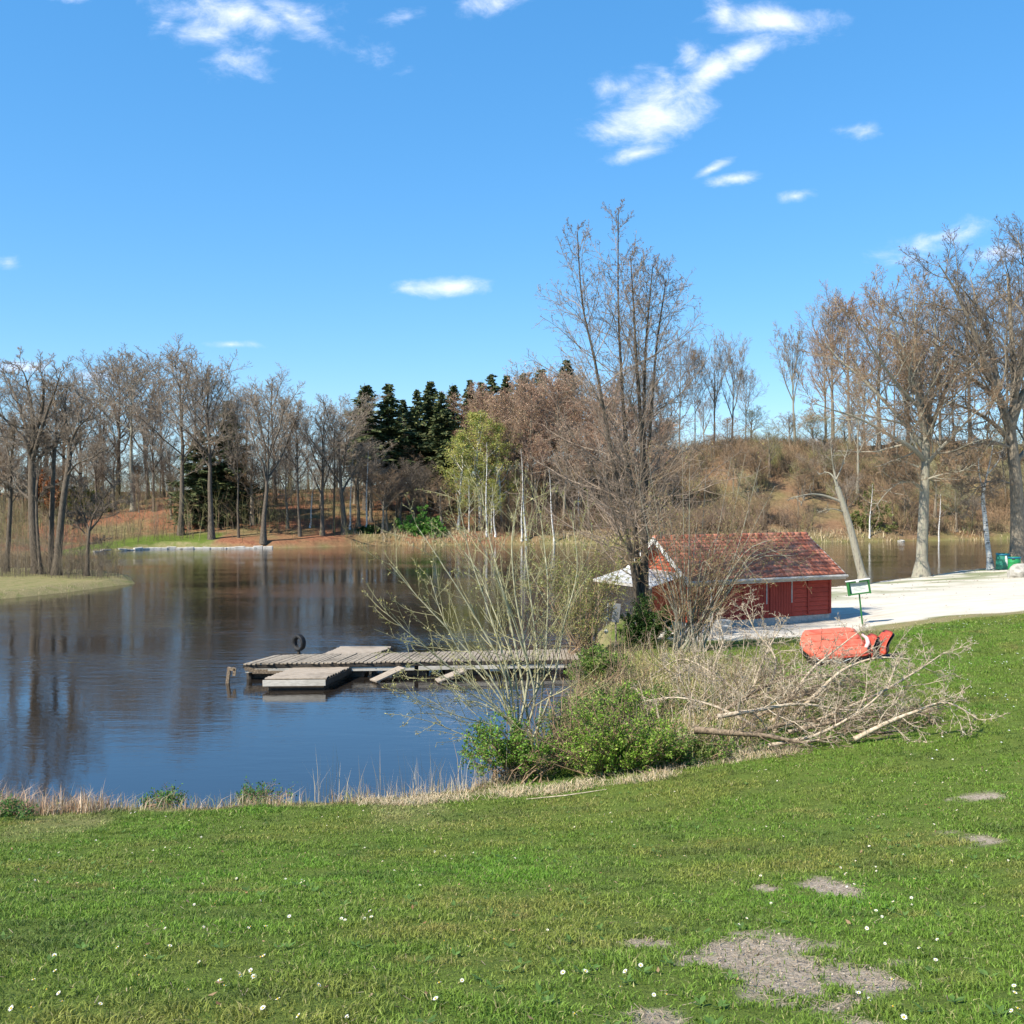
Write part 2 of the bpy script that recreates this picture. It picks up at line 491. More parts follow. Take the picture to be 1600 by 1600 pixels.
def gz(x, y):
    z, _ = land(np.array([x]), np.array([y]))
    return float(z[0])

def hit(px, py, lo=2.5, hi=180):
    """first ground point seen at a photo pixel"""
    D = np.concatenate([np.arange(lo, 60, .04), np.arange(60, hi, .2)])
    u = (px - 800) / FOC; v = (800 - py) / FOC
    s = D / (CP + v * SP)
    Z = CAMZ + (-SP + v * CP) * s; X = u * s
    zl, _ = land(X, D)
    zl = np.maximum(zl, 0)
    k = np.argmax(Z <= zl)
    return Vector((X[k], D[k], zl[k]))

def axis(parts):
    out = []
    for a, b, st in parts:
        out += list(np.arange(a, b, st))
    return np.array(out + [parts[-1][1]])

gx = axis([(-2500, -400, 300), (-400, -120, 20), (-120, -45, 2.5), (-45, -14, .8), (-14, -4, .22), (-4, 4.5, .085), (4.5, 22, .22), (22, 45, .7), (45, 120, 2.5), (120, 400, 20), (400, 2500, 300)])
gy = axis([(-300, -20, 40), (-20, 2.5, 1.5), (2.5, 9, .085), (9, 20, .16), (20, 44, .3), (44, 80, .7), (80, 100, 2), (100, 125, .8), (125, 190, 2), (190, 400, 15), (400, 3000, 260)])
GX, GY = np.meshgrid(gx, gy)
GZ, GS = land(GX, GY)
nx, ny = len(gx), len(gy)
idx = np.arange(nx * ny).reshape(ny, nx)
quads = np.stack([idx[:-1, :-1], idx[:-1, 1:], idx[1:, 1:], idx[1:, :-1]], -1).reshape(-1, 4)

def smooth(a, b, x):
    t = np.clip((x - a) / (b - a), 0, 1)
    return t * t * (3 - 2 * t)

# bare soil patches in the lawn: photo pixel, half width, half height
SOIL = [(1225, 1503, 120, 40), (1300, 1387, 42, 15), (1532, 1312, 38, 11), (1525, 1246, 46, 8), (1022, 1592, 36, 14), (1345, 1602, 45, 12), (1330, 1530, 90, 14), (1010, 1478, 50, 8),
        (1195, 1388, 18, 6), (1350, 1520, 50, 12)]
SOIL_W = []
for px, py, hw, hh in SOIL:
    c = hit(px, py); e = hit(px + hw, py); t = hit(px, py - hh)
    SOIL_W.append((c.x, c.y, max(.05, abs(e.x - c.x)), max(.06, abs(t.y - c.y))))

def soil_at(X, Y):
    m = np.full(X.shape, -9.0)
    for cx, cy, rx, ry in SOIL_W:
        m = np.maximum(m, 1 - np.sqrt(((X - cx) / rx) ** 2 + ((Y - cy) / ry) ** 2))
    m += vnoise(X, Y, .30, 11) * .9 + vnoise(X, Y, .11, 12) * .7
    return smooth(-.22, .22, m)

def zones(X, Y, S):
    s_in = seg_dist(SAND_A, X, Y)
    sand = smooth(-.35, .5, s_in + vnoise(X, Y, 1.1, 7) * 1.1 + vnoise(X, Y, .4, 8) * .5) * (S > -4)
    # the upper beach towards the trees by the water is dirtier
    sand = sand * (1 - .75 * (1 - smooth(3.5, 9.5, S)) * (X > 14) * smooth(-.12, .22, vnoise(X, Y * 2.2, 2.4, 14) + .5 * vnoise(X, Y, .7, 15)))
    farside = (Y > 92) | ((X < -30) & (Y > 84))
    forest = smooth(-.3, .5, S + vnoise(X, Y, 2.5, 9) * 1.2) * farside
    strip = farside & (X > -42) & (X < -30)
    forest = np.where(strip, smooth(3.5, 6, S), forest)
    bank = (1 - smooth(.25, 1.1, S + vnoise(X, Y, .6, 10) * .8)) * (S > -1) * (1 - sand)
    pen = (X < -18) & (Y > 40) & (Y < 84)
    dry = np.where(pen, .85, 0) + .9 * bank
    # straw-dry edge between lawn and sand
    dry = np.maximum(dry, (1 - smooth(.5, 1.7, np.abs(s_in + .9) + vnoise(X, Y, .9, 16) * .9)) * .95 * (Y < 60) * (X > 10))
    # worn yellowish lawn near the bank
    dry = np.maximum(dry, .55 * smooth(.1, .3, vnoise(X, Y, 1.7, 13)) * (1 - smooth(1.5, 4.5, S)) * (Y < 30))
    dry = np.where(forest > .9, np.clip(1.0 - (X + 12) / 22, .12, 1), dry)      # rusty beech leaves on the left slope
    soil = soil_at(X, Y)
    return sand, forest, np.clip(dry, 0, 1), soil

zs = zones(GX, GY, GS)
# shallow relief in the bare patches
GZ = GZ - zs[3] * (.012 + .02 * vnoise(GX, GY, .13, 21)) * (GY < 12)
gme = mesh_np('ground', np.stack([GX, GY, GZ], -1).reshape(-1, 3), quads)
za = gme.attributes.new('zone', 'FLOAT_COLOR', 'POINT')
za.data.foreach_set('color', np.stack([a.reshape(-1) for a in zs], -1).astype(np.float32).ravel())

m, nt, p = mat_new('ground_cover')
v = objvec(nt)
at_n = nt.nodes.new('ShaderNodeAttribute'); at_n.attribute_name = 'zone'
sp_n = nt.nodes.new('ShaderNodeSeparateColor'); nt.links.new(at_n.outputs['Color'], sp_n.inputs[0])
n_fine = noise(nt, 26, 5, .65, v); n_mid = noise(nt, 2.2, 5, .6, v); n_big = noise(nt, .35, 4, .55, v)
lawn = mixcol(nt, n_mid, ramp(nt, n_fine, [(.3, (.055, .092, .014)), (.7, (.125, .195, .030))]), ramp(nt, n_fine, [(.3, (.075, .095, .020)), (.7, (.17, .195, .042))]))
dryc = ramp(nt, n_fine, [(.3, (.14, .115, .055)), (.5, (.25, .21, .10)), (.72, (.36, .30, .18))])
dry_f = N(nt, 'ShaderNodeMath', {0: sp_n.outputs['Blue'], 1: n_mid}, operation='MULTIPLY')
dry_f2 = N(nt, 'ShaderNodeMapRange', {'Value': dry_f.outputs[0], 'From Min': .12, 'From Max': .5})
c = mixcol(nt, dry_f2.outputs[0], lawn, dryc)
vl = objvec(nt, (1, 1, 1))
litter = ramp(nt, noise(nt, 3.2, 6, .75, vl), [(.28, (.075, .045, .025)), (.45, (.17, .105, .060)), (.6, (.24, .155, .092)), (.75, (.17, .135, .07))])
rust = ramp(nt, noise(nt, 3.0, 6, .75, vl), [(.28, (.08, .036, .022)), (.45, (.20, .085, .048)), (.62, (.29, .135, .072)), (.76, (.19, .14, .075))])
litter = mixcol(nt, sp_n.outputs['Blue'], litter, rust)
litter = mixcol(nt, N(nt, 'ShaderNodeMapRange', {'Value': noise(nt, .16, 3, .6, v), 'From Min': .42, 'From Max': .62}).outputs[0], litter, ramp(nt, noise(nt, 2.3, 5, .7, v), [(.3, (.09, .075, .03)), (.7, (.25, .20, .10))]))
c = mixcol(nt, sp_n.outputs['Green'], c, litter)
sandc = ramp(nt, noise(nt, 1.2, 6, .7, objvec(nt, (.5, 1.6, 1))), [(.28, (.44, .365, .275)), (.42, (.58, .515, .42)), (.7, (.66, .605, .52))])
c = mixcol(nt, sp_n.outputs['Red'], c, sandc)
soilc = ramp(nt, noise(nt, 34, 6, .75, objvec(nt, (1, .55, 1), (0, 0, .3))), [(.30, (.10, .075, .05)), (.45, (.33, .265, .20)), (.6, (.47, .39, .30)), (.75, (.55, .47, .375))])
c = mixcol(nt, at_n.outputs['Alpha'], c, soilc)
nt.links.new(c, p.inputs['Base Color'])
p.inputs['Roughness'].default_value = .95
p.inputs['Specular IOR Level'].default_value = .1
hsum = N(nt, 'ShaderNodeMath', {0: n_fine, 1: noise(nt, 90, 3, .6, v)}, operation='ADD')
foot_ = N(nt, 'ShaderNodeMath', {0: noise(nt, 3.3, 2, .5, v), 1: sp_n.outputs['Red'], 2: hsum.outputs[0]}, operation='MULTIPLY_ADD')
b = N(nt, 'ShaderNodeBump', {'Strength': .7, 'Distance': .035, 'Height': foot_.outputs[0]})
nt.links.new(b.outputs[0], p.inputs['Normal'])
ground = link('ground', gme, m)
tag(ground, kind='structure')

m, nt, p = mat_new('lake_water')
p.inputs['Base Color'].default_value = (.016, .0125, .010, 1)
p.inputs['Roughness'].default_value = .03
p.inputs['IOR'].default_value = 2.2
v1 = objvec(nt, (.42, 1.25, 1), (0, 0, .12)); v2 = objvec(nt, (.9, 2.6, 1), (0, 0, -.1)); v3 = objvec(nt, (.05, .12, 1))
patch = N(nt, 'ShaderNodeMapRange', {'Value': noise(nt, 1.0, 3, .55, v3), 'From Min': .38, 'From Max': .66, 'To Min': .25, 'To Max': 1.0})
h1 = noise(nt, 1.6, 3, .55, v1, .5); h2 = noise(nt, 3.4, 3, .6, v2, .6)
hs = N(nt, 'ShaderNodeMath', {0: h2, 1: .35, 2: h1}, operation='MULTIPLY_ADD')
wy = nt.nodes.new('ShaderNodeSeparateXYZ'); nt.links.new(objvec(nt), wy.inputs[0])
calm = N(nt, 'ShaderNodeMapRange', {'Value': wy.outputs['Y'], 'From Min': 19.0, 'From Max': 33.0, 'To Min': .22, 'To Max': 1.0})   # sheltered water by the near bank
pc = N(nt, 'ShaderNodeMath', {0: patch.outputs[0], 1: calm.outputs[0]}, operation='MULTIPLY')
hm = N(nt, 'ShaderNodeMath', {0: hs.outputs[0], 1: pc.outputs[0]}, operation='MULTIPLY')
b = N(nt, 'ShaderNodeBump', {'Strength': 1.0, 'Distance': .023, 'Height': hm.outputs[0]})
nt.links.new(b.outputs[0], p.inputs['Normal'])
wme = mesh_np('lake_water', [(-120, 14, 0), (160, 14, 0), (160, 146, 0), (-120, 146, 0)], [(0, 1, 2, 3)], smooth=False)
water = link('lake_water', wme, m)
tag(water, kind='structure')

# ------------------------------------------------------------------ lawn grass: uncountable blades in one mesh
rs = np.random.RandomState(5)
def blades(X, Y, Z, h, w, col, lean=.55, bend=.5, rsd=rs):
    """tapering bent blades, a quad and a tip each"""
    n = len(X); a = rsd.rand(n) * 2 * np.pi; la = rsd.rand(n) * 2 * np.pi; ln = rsd.rand(n) * lean
    dx, dy = np.cos(a) * w * .5, np.sin(a) * w * .5
    lx, ly = np.cos(la) * ln, np.sin(la) * ln
    B = np.stack([X, Y, Z], -1)
    side = np.stack([dx, dy, np.zeros(n)], -1)
    mid = B + np.stack([lx * h * .45, ly * h * .45, h * .55], -1)
    k = 1 + bend
    tip = B + np.stack([lx * h * k, ly * h * k, h * (1 - ln * .35)], -1)
    V = np.stack([B - side, B + side, mid + side * .8, mid - side * .8, tip], 1).reshape(-1, 3)
    i = np.arange(n)[:, None] * 5
    return V, i + np.array([0, 1, 2, 3]), i + np.array([3, 2, 4]), np.repeat(col, 5, 0)

def scatter(n, ylo, yhi, dens_pow, xr=.56):
    """random ground points, thinning with distance"""
    u = rs.rand(n)
    y = (ylo ** dens_pow + u * (yhi ** dens_pow - ylo ** dens_pow)) ** (1 / dens_pow)
    x = (rs.rand(n) * 2 - 1) * (y * xr + .5)
    return x, y

X, Y = scatter(900000, 3.4, 34, .62)
Z, S = land(X, Y)
sa, fo, dr, so = zones(X, Y, S)
tuft = vnoise(X, Y, .16, 31) + .6 * vnoise(X, Y, .5, 32)
keep = (S > .25) & (sa < .35) & (rs.rand(len(X)) > so * .97) & (rs.rand(len(X)) < np.clip(.75 + 1.1 * tuft, .15, 1))
X, Y, Z, S, dr, so, tuft = [q[keep] for q in (X, Y, Z, S, dr, so, tuft)]
n = len(X)
big = vnoise(X, Y, 2.6, 33) + .7 * vnoise(X, Y, .8, 34)
base = np.array([(.140, .225, .032)]) * np.ones((n, 1))
lush = np.array((.130, .255, .028)); olive = np.array((.215, .235, .050)); strawc = np.array((.40, .34, .17))
t = smooth(.0, .45, big)[:, None]; base = base * (1 - t) + lush * t
t = smooth(.05, .5, -big)[:, None]; base = base * (1 - t) + olive * t
t = np.clip(dr * .75 + (rs.rand(n) < .06) * .7 + .0, 0, 1)[:, None]; base = base * (1 - t) + strawc * t
moss = vnoise(X, Y, .9, 35) + .8 * vnoise(X, Y, .33, 36)
t = (.6 * smooth(.12, .5, moss))[:, None]; base = base * (1 - t) + np.array((.075, .115, .030)) * t          # darker mossy patches
t = (.55 * smooth(.25, .55, vnoise(X, Y, .55, 37) + .5 * vnoise(X, Y, 1.9, 38)))[:, None]; base = base * (1 - t) + np.array((.30, .235, .085)) * t   # yellowed patches
base = base * (.5 + .95 * rs.rand(n, 1))
h = (.016 + .026 * rs.rand(n) ** 1.5) * (1 + .9 * np.clip(tuft, -.4, .6)) * (1 + .15 * (S < 1.5))
w = .0034 * (1 + Y / 7) * (.7 + .6 * rs.rand(n))
V, Q, T, C = blades(X, Y, Z - .004, h * (1 + Y / 60), w, base, 1.1)
grass = link('lawn_grass', mesh_np('lawn_grass', V, Q, T, C), M['blade'])
tag(grass, 'short green lawn sloping down to the lake', 'grass', kind='stuff')

# dry straw in and round the bare patches
X, Y = scatter(38000, 3.5, 16, 1.0)
Z, S = land(X, Y); so = soil_at(X, Y)
keep = rs.rand(len(X)) < np.clip(so * 1.2, .02, 1)
X, Y, Z = X[keep], Y[keep], Z[keep]; n = len(X)
cc = np.array([(.36, .285, .20)]) * (.4 + .8 * rs.rand(n, 1))
a = rs.rand(n) * np.pi * 2; L = .03 + .06 * rs.rand(n)
d = np.stack([np.cos(a) * L, np.sin(a) * L, .008 * rs.randn(n)], -1); sd_ = np.stack([-np.sin(a), np.cos(a), np.zeros(n)], -1) * .002
B = np.stack([X, Y, Z + .004 + .008 * rs.rand(n)], -1)
V = np.stack([B - d / 2 - sd_, B - d / 2 + sd_, B + d / 2 + sd_, B + d / 2 - sd_], 1).reshape(-1, 3)
thatch = link('dry_thatch', mesh_np('dry_thatch', V, np.arange(n * 4).reshape(-1, 4), None, np.repeat(cc, 4, 0)), M['straw'])
tag(thatch, 'loose dead straw on the bare soil patches', 'straw', kind='stuff')

# last year's leaves lying in the grass
X, Y = scatter(420, 3.6, 22, 1.2)
Z, S = land(X, Y); k = S > .3; X, Y, Z = X[k], Y[k], Z[k]; n = len(X)
P0 = np.stack([X, Y, Z + .018 + .015 * rs.rand(n)], -1)
d = rs.randn(n, 3) * np.array([1, 1, .3]); d /= np.linalg.norm(d, axis=1, keepdims=True); e_ = np.cross(d, np.array([[0, 0, 1.]]) + rs.randn(n, 3) * .4); e_ /= np.linalg.norm(e_, axis=1, keepdims=True)
sz = (.010 + .016 * rs.rand(n))[:, None]
V = np.stack([P0 - d * sz, P0 + e_ * sz * .55, P0 + d * sz + np.array([0, 0, .008]), P0 - e_ * sz * .5], 1).reshape(-1, 3)
cc = np.array([(.22, .12, .06), (.30, .20, .11), (.14, .08, .05), (.36, .26, .15)])[rs.randint(0, 4, n)] * (.7 + .6 * rs.rand(n, 1))
fl_ = link('dead_leaves', mesh_np('dead_leaves', V, np.arange(n * 4).reshape(-1, 4), None, np.repeat(cc, 4, 0), smooth=False), M['straw'])
tag(fl_, 'small brown dead leaves lying scattered in the lawn grass', 'leaves', kind='stuff')

# crumbs of earth on the bare patches and specks of drift on the sand
def crumbs(name, label, X, Y, slo, shi, cols, cat):
    Z, S = land(X, Y); n = len(X); s_ = (slo + (shi - slo) * rs.rand(n) ** 2)[:, None, None]
    O = np.array([(1, 0, 0), (0, 1, 0), (-1, 0, 0), (0, -1, 0), (0, 0, .8), (0, 0, -.5)], float)
    V = np.stack([X, Y, Z + .002], -1)[:, None, :] + (O[None] * (.6 + .8 * rs.rand(n, 6, 1))) * s_
    T = np.array([(0, 1, 4), (1, 2, 4), (2, 3, 4), (3, 0, 4), (1, 0, 5), (2, 1, 5), (3, 2, 5), (0, 3, 5)])
    cc = np.array(cols)[rs.randint(0, len(cols), n)] * (.7 + .6 * rs.rand(n, 1))
    o = link(name, mesh_np(name, V.reshape(-1, 3), None, (np.arange(n)[:, None, None] * 6 + T[None]).reshape(-1, 3), np.repeat(cc, 6, 0), smooth=False), M['straw'])
    return tag(o, label, cat, kind='stuff')
X, Y = scatter(60000, 3.6, 12, 1.0)
k = rs.rand(len(X)) < soil_at(X, Y) * .16; X, Y = X[k], Y[k]
crumbs('soil_crumbs', 'crumbs of dry earth on the bare soil patches', X, Y, .003, .011, [(.44, .35, .26), (.50, .42, .33), (.26, .20, .14)], 'soil')
n = 4500
X = 6 + rs.rand(n) * 40; Y = 33 + rs.rand(n) * 40
s_in = seg_dist(SAND_A, X, Y); Z, S = land(X, Y)
k = (s_in > 0) & (rs.rand(n) < .12 + .6 * (vnoise(X, Y, 2.5, 63) > .1) + .5 * (S < 7)); X, Y = X[k], Y[k]
crumbs('beach_drift', 'specks of bark, leaves and pebbles strewn over the sand', X, Y, .012, .045, [(.24, .18, .12), (.40, .33, .25), (.16, .12, .09), (.50, .45, .38)], 'drift')

# dead grass and reeds along the near bank, and the tall dead grass round the brushwood
def straw_field(name, label, X, Y, hlo, hhi, w, cols, lean, keepfn=None):
    Z, S = land(X, Y)
    k = S > -.35
    if keepfn is not None: k &= keepfn(X, Y, S)
    X, Y, Z = X[k], Y[k], Z[k]; n = len(X)
    ci = rs.randint(0, len(cols), n); c = np.array(cols)[ci] * (.7 + .6 * rs.rand(n, 1))
    h = hlo + (hhi - hlo) * rs.rand(n) ** 1.8
    w = np.where(Y < 95, w, w) * np.where((Y > 40) & (Y < 95), .4, 1.0); h = h * np.where((Y > 40) & (Y < 95), .45, 1.0)
    V, Q, T, C = blades(X, Y, np.maximum(Z, -.1) - .02, h, w * (.6 + .8 * rs.rand(n)), c, lean, .6)
    o = link(name, mesh_np(name, V, Q, T, C), M['straw'])
    return tag(o, label, 'dry grass', kind='stuff')

n = 26000
X = -12 + rs.rand(n) * 13.2; Y = 16.2 + rs.rand(n) * 2.6
cl = vnoise(X, Y, .55, 41) + .6 * vnoise(X, Y, 1.6, 42)
k = (cl + rs.rand(n) * .5 > .22 - .12 * (X > -3)); X, Y = X[k], Y[k]
straw_field('bank_reeds', 'pale dead reeds and grass tufts lining the near water edge', X, Y, .05, .36, .009,
            [(.48, .38, .26), (.40, .29, .19), (.55, .47, .34), (.36, .24, .15), (.30, .30, .10)], .75, lambda x, y, s: (s < .75) & (s > -.25))
n = 5200
X = -9.8 + rs.rand(n) ** 1.5 * 3.2; Y = 16.1 + rs.rand(n) * 1.5
straw_field('bank_reeds', 'rusty dead reeds at the left edge of the near bank', X, Y, .12, .55, .010, [(.46, .31, .20), (.38, .24, .15), (.52, .42, .30)], .7, lambda x, y, s: (s < .9) & (s > -.3))
n = 420
X = -3.6 + rs.rand(n) * 3.8; Y = 16.9 + rs.rand(n) * 1.6
straw_field('bank_reeds', 'thin tall bare stalks standing by the water left of the willow', X, Y, .4, 1.15, .008, [(.50, .43, .33), (.38, .30, .22), (.44, .36, .22)], .28, lambda x, y, s: (s < .8))
n = 26000
X = 1.2 + rs.rand(n) * 7.6; Y = 17.6 + rs.rand(n) * 14
cl = vnoise(X, Y, 1.3, 43)
edge = np.interp(Y, [17, 18.5, 20, 22, 25, 28, 32], [2.4, 4.5, 5.8, 6.4, 6.4, 5.8, 5.2])
k = (X < edge + cl * 1.6) & (cl + rs.rand(n) * .7 > .1); X, Y = X[k], Y[k]
straw_field('tall_dead_grass', 'tall tan dead grass behind the brushwood between shrubs and hut', X, Y, .15, .75, .011,
            [(.46, .37, .20), (.55, .46, .28), (.36, .33, .13), (.24, .28, .08), (.34, .20, .11)], 1.2, lambda x, y, s: s > .1)
n = 9000
X = -2.5 + rs.rand(n) * 7.5; t_ = rs.rand(n)
Y = np.interp(X, [-2.5, -1, .5, 2, 3.5, 5], [16.6, 16.9, 16.9, 17.0, 17.3, 17.8]) + (t_ - .35) * .8 + vnoise(X, X * 0, .8, 45) * .5
k = vnoise(X, Y, .5, 46) + rs.rand(n) * .4 > .12; X, Y = X[k], Y[k]
straw_field('bank_reeds', 'pale dead grass at the lawn edge below the willow and the shrubs', X, Y, .04, .20, .009, [(.56, .45, .29), (.48, .36, .23), (.60, .51, .36)], 1.5, lambda x, y, s: s > .1)
n = 7000
X = 8 + rs.rand(n) * 22; Y = 32 + rs.rand(n) * 6
s_in = seg_dist(SAND_A, X, Y); k = np.abs(s_in + .5 + vnoise(X, Y, 1.0, 47)) < .55; X, Y = X[k], Y[k]
straw_field('bank_reeds', 'short dry grass along the ragged edge between lawn and sand', X, Y, .02, .09, .016, [(.46, .36, .20), (.38, .31, .15), (.52, .44, .28), (.26, .29, .09)], 1.4, lambda x, y, s: s > .3)
n = 26000
X = np.where(rs.rand(n) < .6, -14 + rs.rand(n) * 34, 24 + rs.rand(n) * 34); Y = 107 + rs.rand(n) * 18
straw_field('far_shore_reeds', 'tan reed bed along the far waterline between birches and hut', X, Y, .25, 1.05, .05, [(.54, .43, .27), (.44, .33, .20), (.58, .48, .32), (.36, .28, .15)], .6, lambda x, y, s: (s < 2.4) & (s > -.3) & (vnoise(x, y, 4, 48) > -.12))
# broad-leaved rosettes in the turf
X, Y = scatter(700, 3.6, 20, 1.0)
Z, S = land(X, Y); so = soil_at(X, Y); k = (S > .4) & (so < .2) & (vnoise(X, Y, 1.4, 49) > .05); X, Y, Z = X[k], Y[k], Z[k]
m_ = 6; i = np.repeat(np.arange(len(X)), m_); n = len(i)
a = rs.rand(n) * 6.283; L = .03 + .035 * rs.rand(n)
c0 = np.stack([X[i], Y[i], Z[i] + .012], -1); d = np.stack([np.cos(a), np.sin(a), .25 + .3 * rs.rand(n)], -1); w_ = np.stack([-np.sin(a), np.cos(a), np.zeros(n)], -1)
V = np.stack([c0, c0 + d * (L * .6)[:, None] + w_ * .010, c0 + d * L[:, None], c0 + d * (L * .6)[:, None] - w_ * .010], 1).reshape(-1, 3)
cc = np.array([(.09, .17, .035), (.12, .21, .05), (.07, .13, .03)])[rs.randint(0, 3, n)] * (.8 + .4 * rs.rand(n, 1))
ro = link('lawn_weeds', mesh_np('lawn_weeds', V, np.arange(n * 4).reshape(-1, 4), None, np.repeat(cc, 4, 0), smooth=False), M['blade'])
tag(ro, 'small broad-leaved weed rosettes sunk in the lawn turf', 'weeds', kind='stuff')
# straw along the far shore and the peninsula's rim
n = 42000
i = rs.randint(0, 3, n)
X = np.where(i == 0, -20 + rs.rand(n) * 100, np.where(i == 1, -46 + rs.rand(n) * 24, -20 + rs.rand(n) * 55)); Y = np.where(i == 1, 48 + rs.rand(n) * 28, 100 + rs.rand(n) * 28)
straw_field('far_shore_reeds', 'band of pale dead reeds along the far shore', X, Y, .15, .8, .05,
            [(.50, .40, .25), (.42, .31, .19), (.56, .46, .30), (.34, .33, .13)], .6, lambda x, y, s: (s < np.where(y < 90, .45, 2.0)) & (s > -.25) & (vnoise(x, y, 3, 44) > -.2))
# ------------------------------------------------------------------ materials of the built things
def boards(name, c1, c2, axis_scale, rough=.75, groove=None):
    """painted or weathered timber with grain and wear"""
    m, nt, p = mat_new(name)
    v = objvec(nt, axis_scale)
    f = noise(nt, 3, 6, .65, v); g = noise(nt, 1.1, 4, .6, objvec(nt, (1, 1, 1)))
    c = ramp(nt, f, [(.3, c1), (.68, c2)])
    dark = tuple(x * .55 for x in c1)
    c = mixcol(nt, N(nt, 'ShaderNodeMapRange', {'Value': g, 'From Min': .50, 'From Max': .72, 'To Max': .6}).outputs[0], c, dark)
    nt.links.new(c, p.inputs['Base Color'])
    p.inputs['Roughness'].default_value = rough; p.inputs['Specular IOR Level'].default_value = .25
    b = N(nt, 'ShaderNodeBump', {'Strength': .5, 'Distance': .006, 'Height': f}); nt.links.new(b.outputs[0], p.inputs['Normal'])
    return m

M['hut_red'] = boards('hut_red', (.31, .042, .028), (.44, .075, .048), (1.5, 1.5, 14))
M['hut_red_sunlit'] = boards('hut_red_sunlit', (.42, .075, .035), (.52, .11, .055), (1.5, 1.5, 14))  # same hut red, lightened to put the sunlight on the gable into its colour
M['hut_dark_red'] = boards('hut_dark_red', (.24, .034, .024), (.34, .055, .038), (10, 10, 1.5))
M['white_paint'] = mottled('white_paint', (.62, .61, .58), (.78, .77, .74), 5, .6, bump=.1)
M['white_sheet'] = mottled('white_sheet', (.22, .22, .22), (.44, .44, .44), 3.0, .55, (1, 1, 1), .2, c3=(.33, .33, .31))
M['grey_trim'] = mottled('grey_trim', (.34, .31, .27), (.52, .48, .43), 6, .7, bump=.15)
M['concrete'] = mottled('concrete', (.30, .29, .27), (.46, .45, .42), 7, .9, bump=.4)
M['iron'] = mottled('iron', (.30, .29, .28), (.45, .44, .43), 8, .55, bump=.1)
m, nt, p = mat_new('roof_tile')
v = objvec(nt)
vo = nt.nodes.new('ShaderNodeTexVoronoi'); vo.inputs['Scale'].default_value = 4.2
vm = nt.nodes.new('ShaderNodeMapping'); vm.inputs['Scale'].default_value = (1.15, .9, 0.01); nt.links.new(v, vm.inputs['Vector']); nt.links.new(vm.outputs[0], vo.inputs['Vector'])
tile = ramp(nt, N(nt, 'ShaderNodeSeparateColor', {0: vo.outputs['Color']}).outputs[0], [(0, (.33, .095, .052)), (.5, (.46, .15, .085)), (1, (.56, .22, .14))])
tile = mixcol(nt, N(nt, 'ShaderNodeMapRange', {'Value': noise(nt, 1.7, 5, .7, v), 'From Min': .54, 'From Max': .74, 'To Max': .6}).outputs[0], tile, (.12, .09, .06))
nt.links.new(tile, p.inputs['Base Color']); p.inputs['Roughness'].default_value = .7; p.inputs['Specular IOR Level'].default_value = .3
b = N(nt, 'ShaderNodeBump', {'Strength': .4, 'Distance': .01, 'Height': noise(nt, 30, 4, .6, v)}); nt.links.new(b.outputs[0], p.inputs['Normal'])
M['roof_tile'] = m
M['deck_plank'] = boards('deck_plank', (.16, .13, .095), (.38, .32, .25), (14, 2, 8), .85)
M['deck_plank_long'] = boards('deck_plank_long', (.20, .16, .12), (.42, .35, .275), (2, 14, 8), .85)
M['pale_plank'] = boards('pale_plank', (.36, .33, .28), (.58, .54, .47), (2, 14, 10), .8)
M['wet_wood'] = boards('wet_wood', (.025, .02, .016), (.08, .065, .05), (3, 3, 3), .6)
M['rubber'] = mottled('rubber', (.012, .012, .013), (.03, .03, .031), 12, .7, bump=.2)
M['orange_plastic'] = mottled('orange_plastic', (.40, .055, .028), (.62, .14, .085), 2.6, .55, bump=.15, spec=.3, c3=(.52, .10, .055))
M['dark_orange_plastic'] = mottled('dark_orange_plastic', (.26, .03, .02), (.48, .075, .04), 3, .5, bump=.1, c3=(.36, .05, .03))
M['black_plastic'] = mottled('black_plastic', (.012, .012, .013), (.035, .034, .033), 6, .5, bump=.1)
M['pale_pink_plastic'] = plain('pale_pink_plastic', (.72, .45, .42), .4, .5)
M['green_plastic'] = mottled('green_plastic', (.010, .17, .045), (.025, .26, .075), 5, .4, bump=.05, spec=.45)
M['teal_plastic'] = mottled('teal_plastic', (.010, .13, .085), (.03, .20, .13), 5, .4, bump=.05, spec=.45)
M['blue_plastic'] = mottled('blue_plastic', (.008, .10, .17), (.015, .15, .24), 5, .4, bump=.05)
M['green_paint'] = mottled('green_paint', (.018, .11, .025), (.035, .17, .045), 8, .5, bump=.05)
M['paper'] = mottled('paper', (.60, .62, .55), (.72, .73, .68), 5, .5, bump=0)
M['ink'] = plain('ink', (.30, .33, .36), .7)
M['stone'] = mottled('stone', (.15, .14, .12), (.33, .31, .27), 3, .9, bump=.7, bdist=.04, c3=(.42, .40, .36))
M['edging_stone'] = mottled('edging_stone', (.10, .09, .075), (.50, .47, .42), 1.6, .9, bump=.5, bdist=.03, c3=(.30, .27, .23))
M['pale_stone'] = mottled('pale_stone', (.42, .40, .37), (.70, .68, .63), 2.5, .9, bump=.4, bdist=.03)

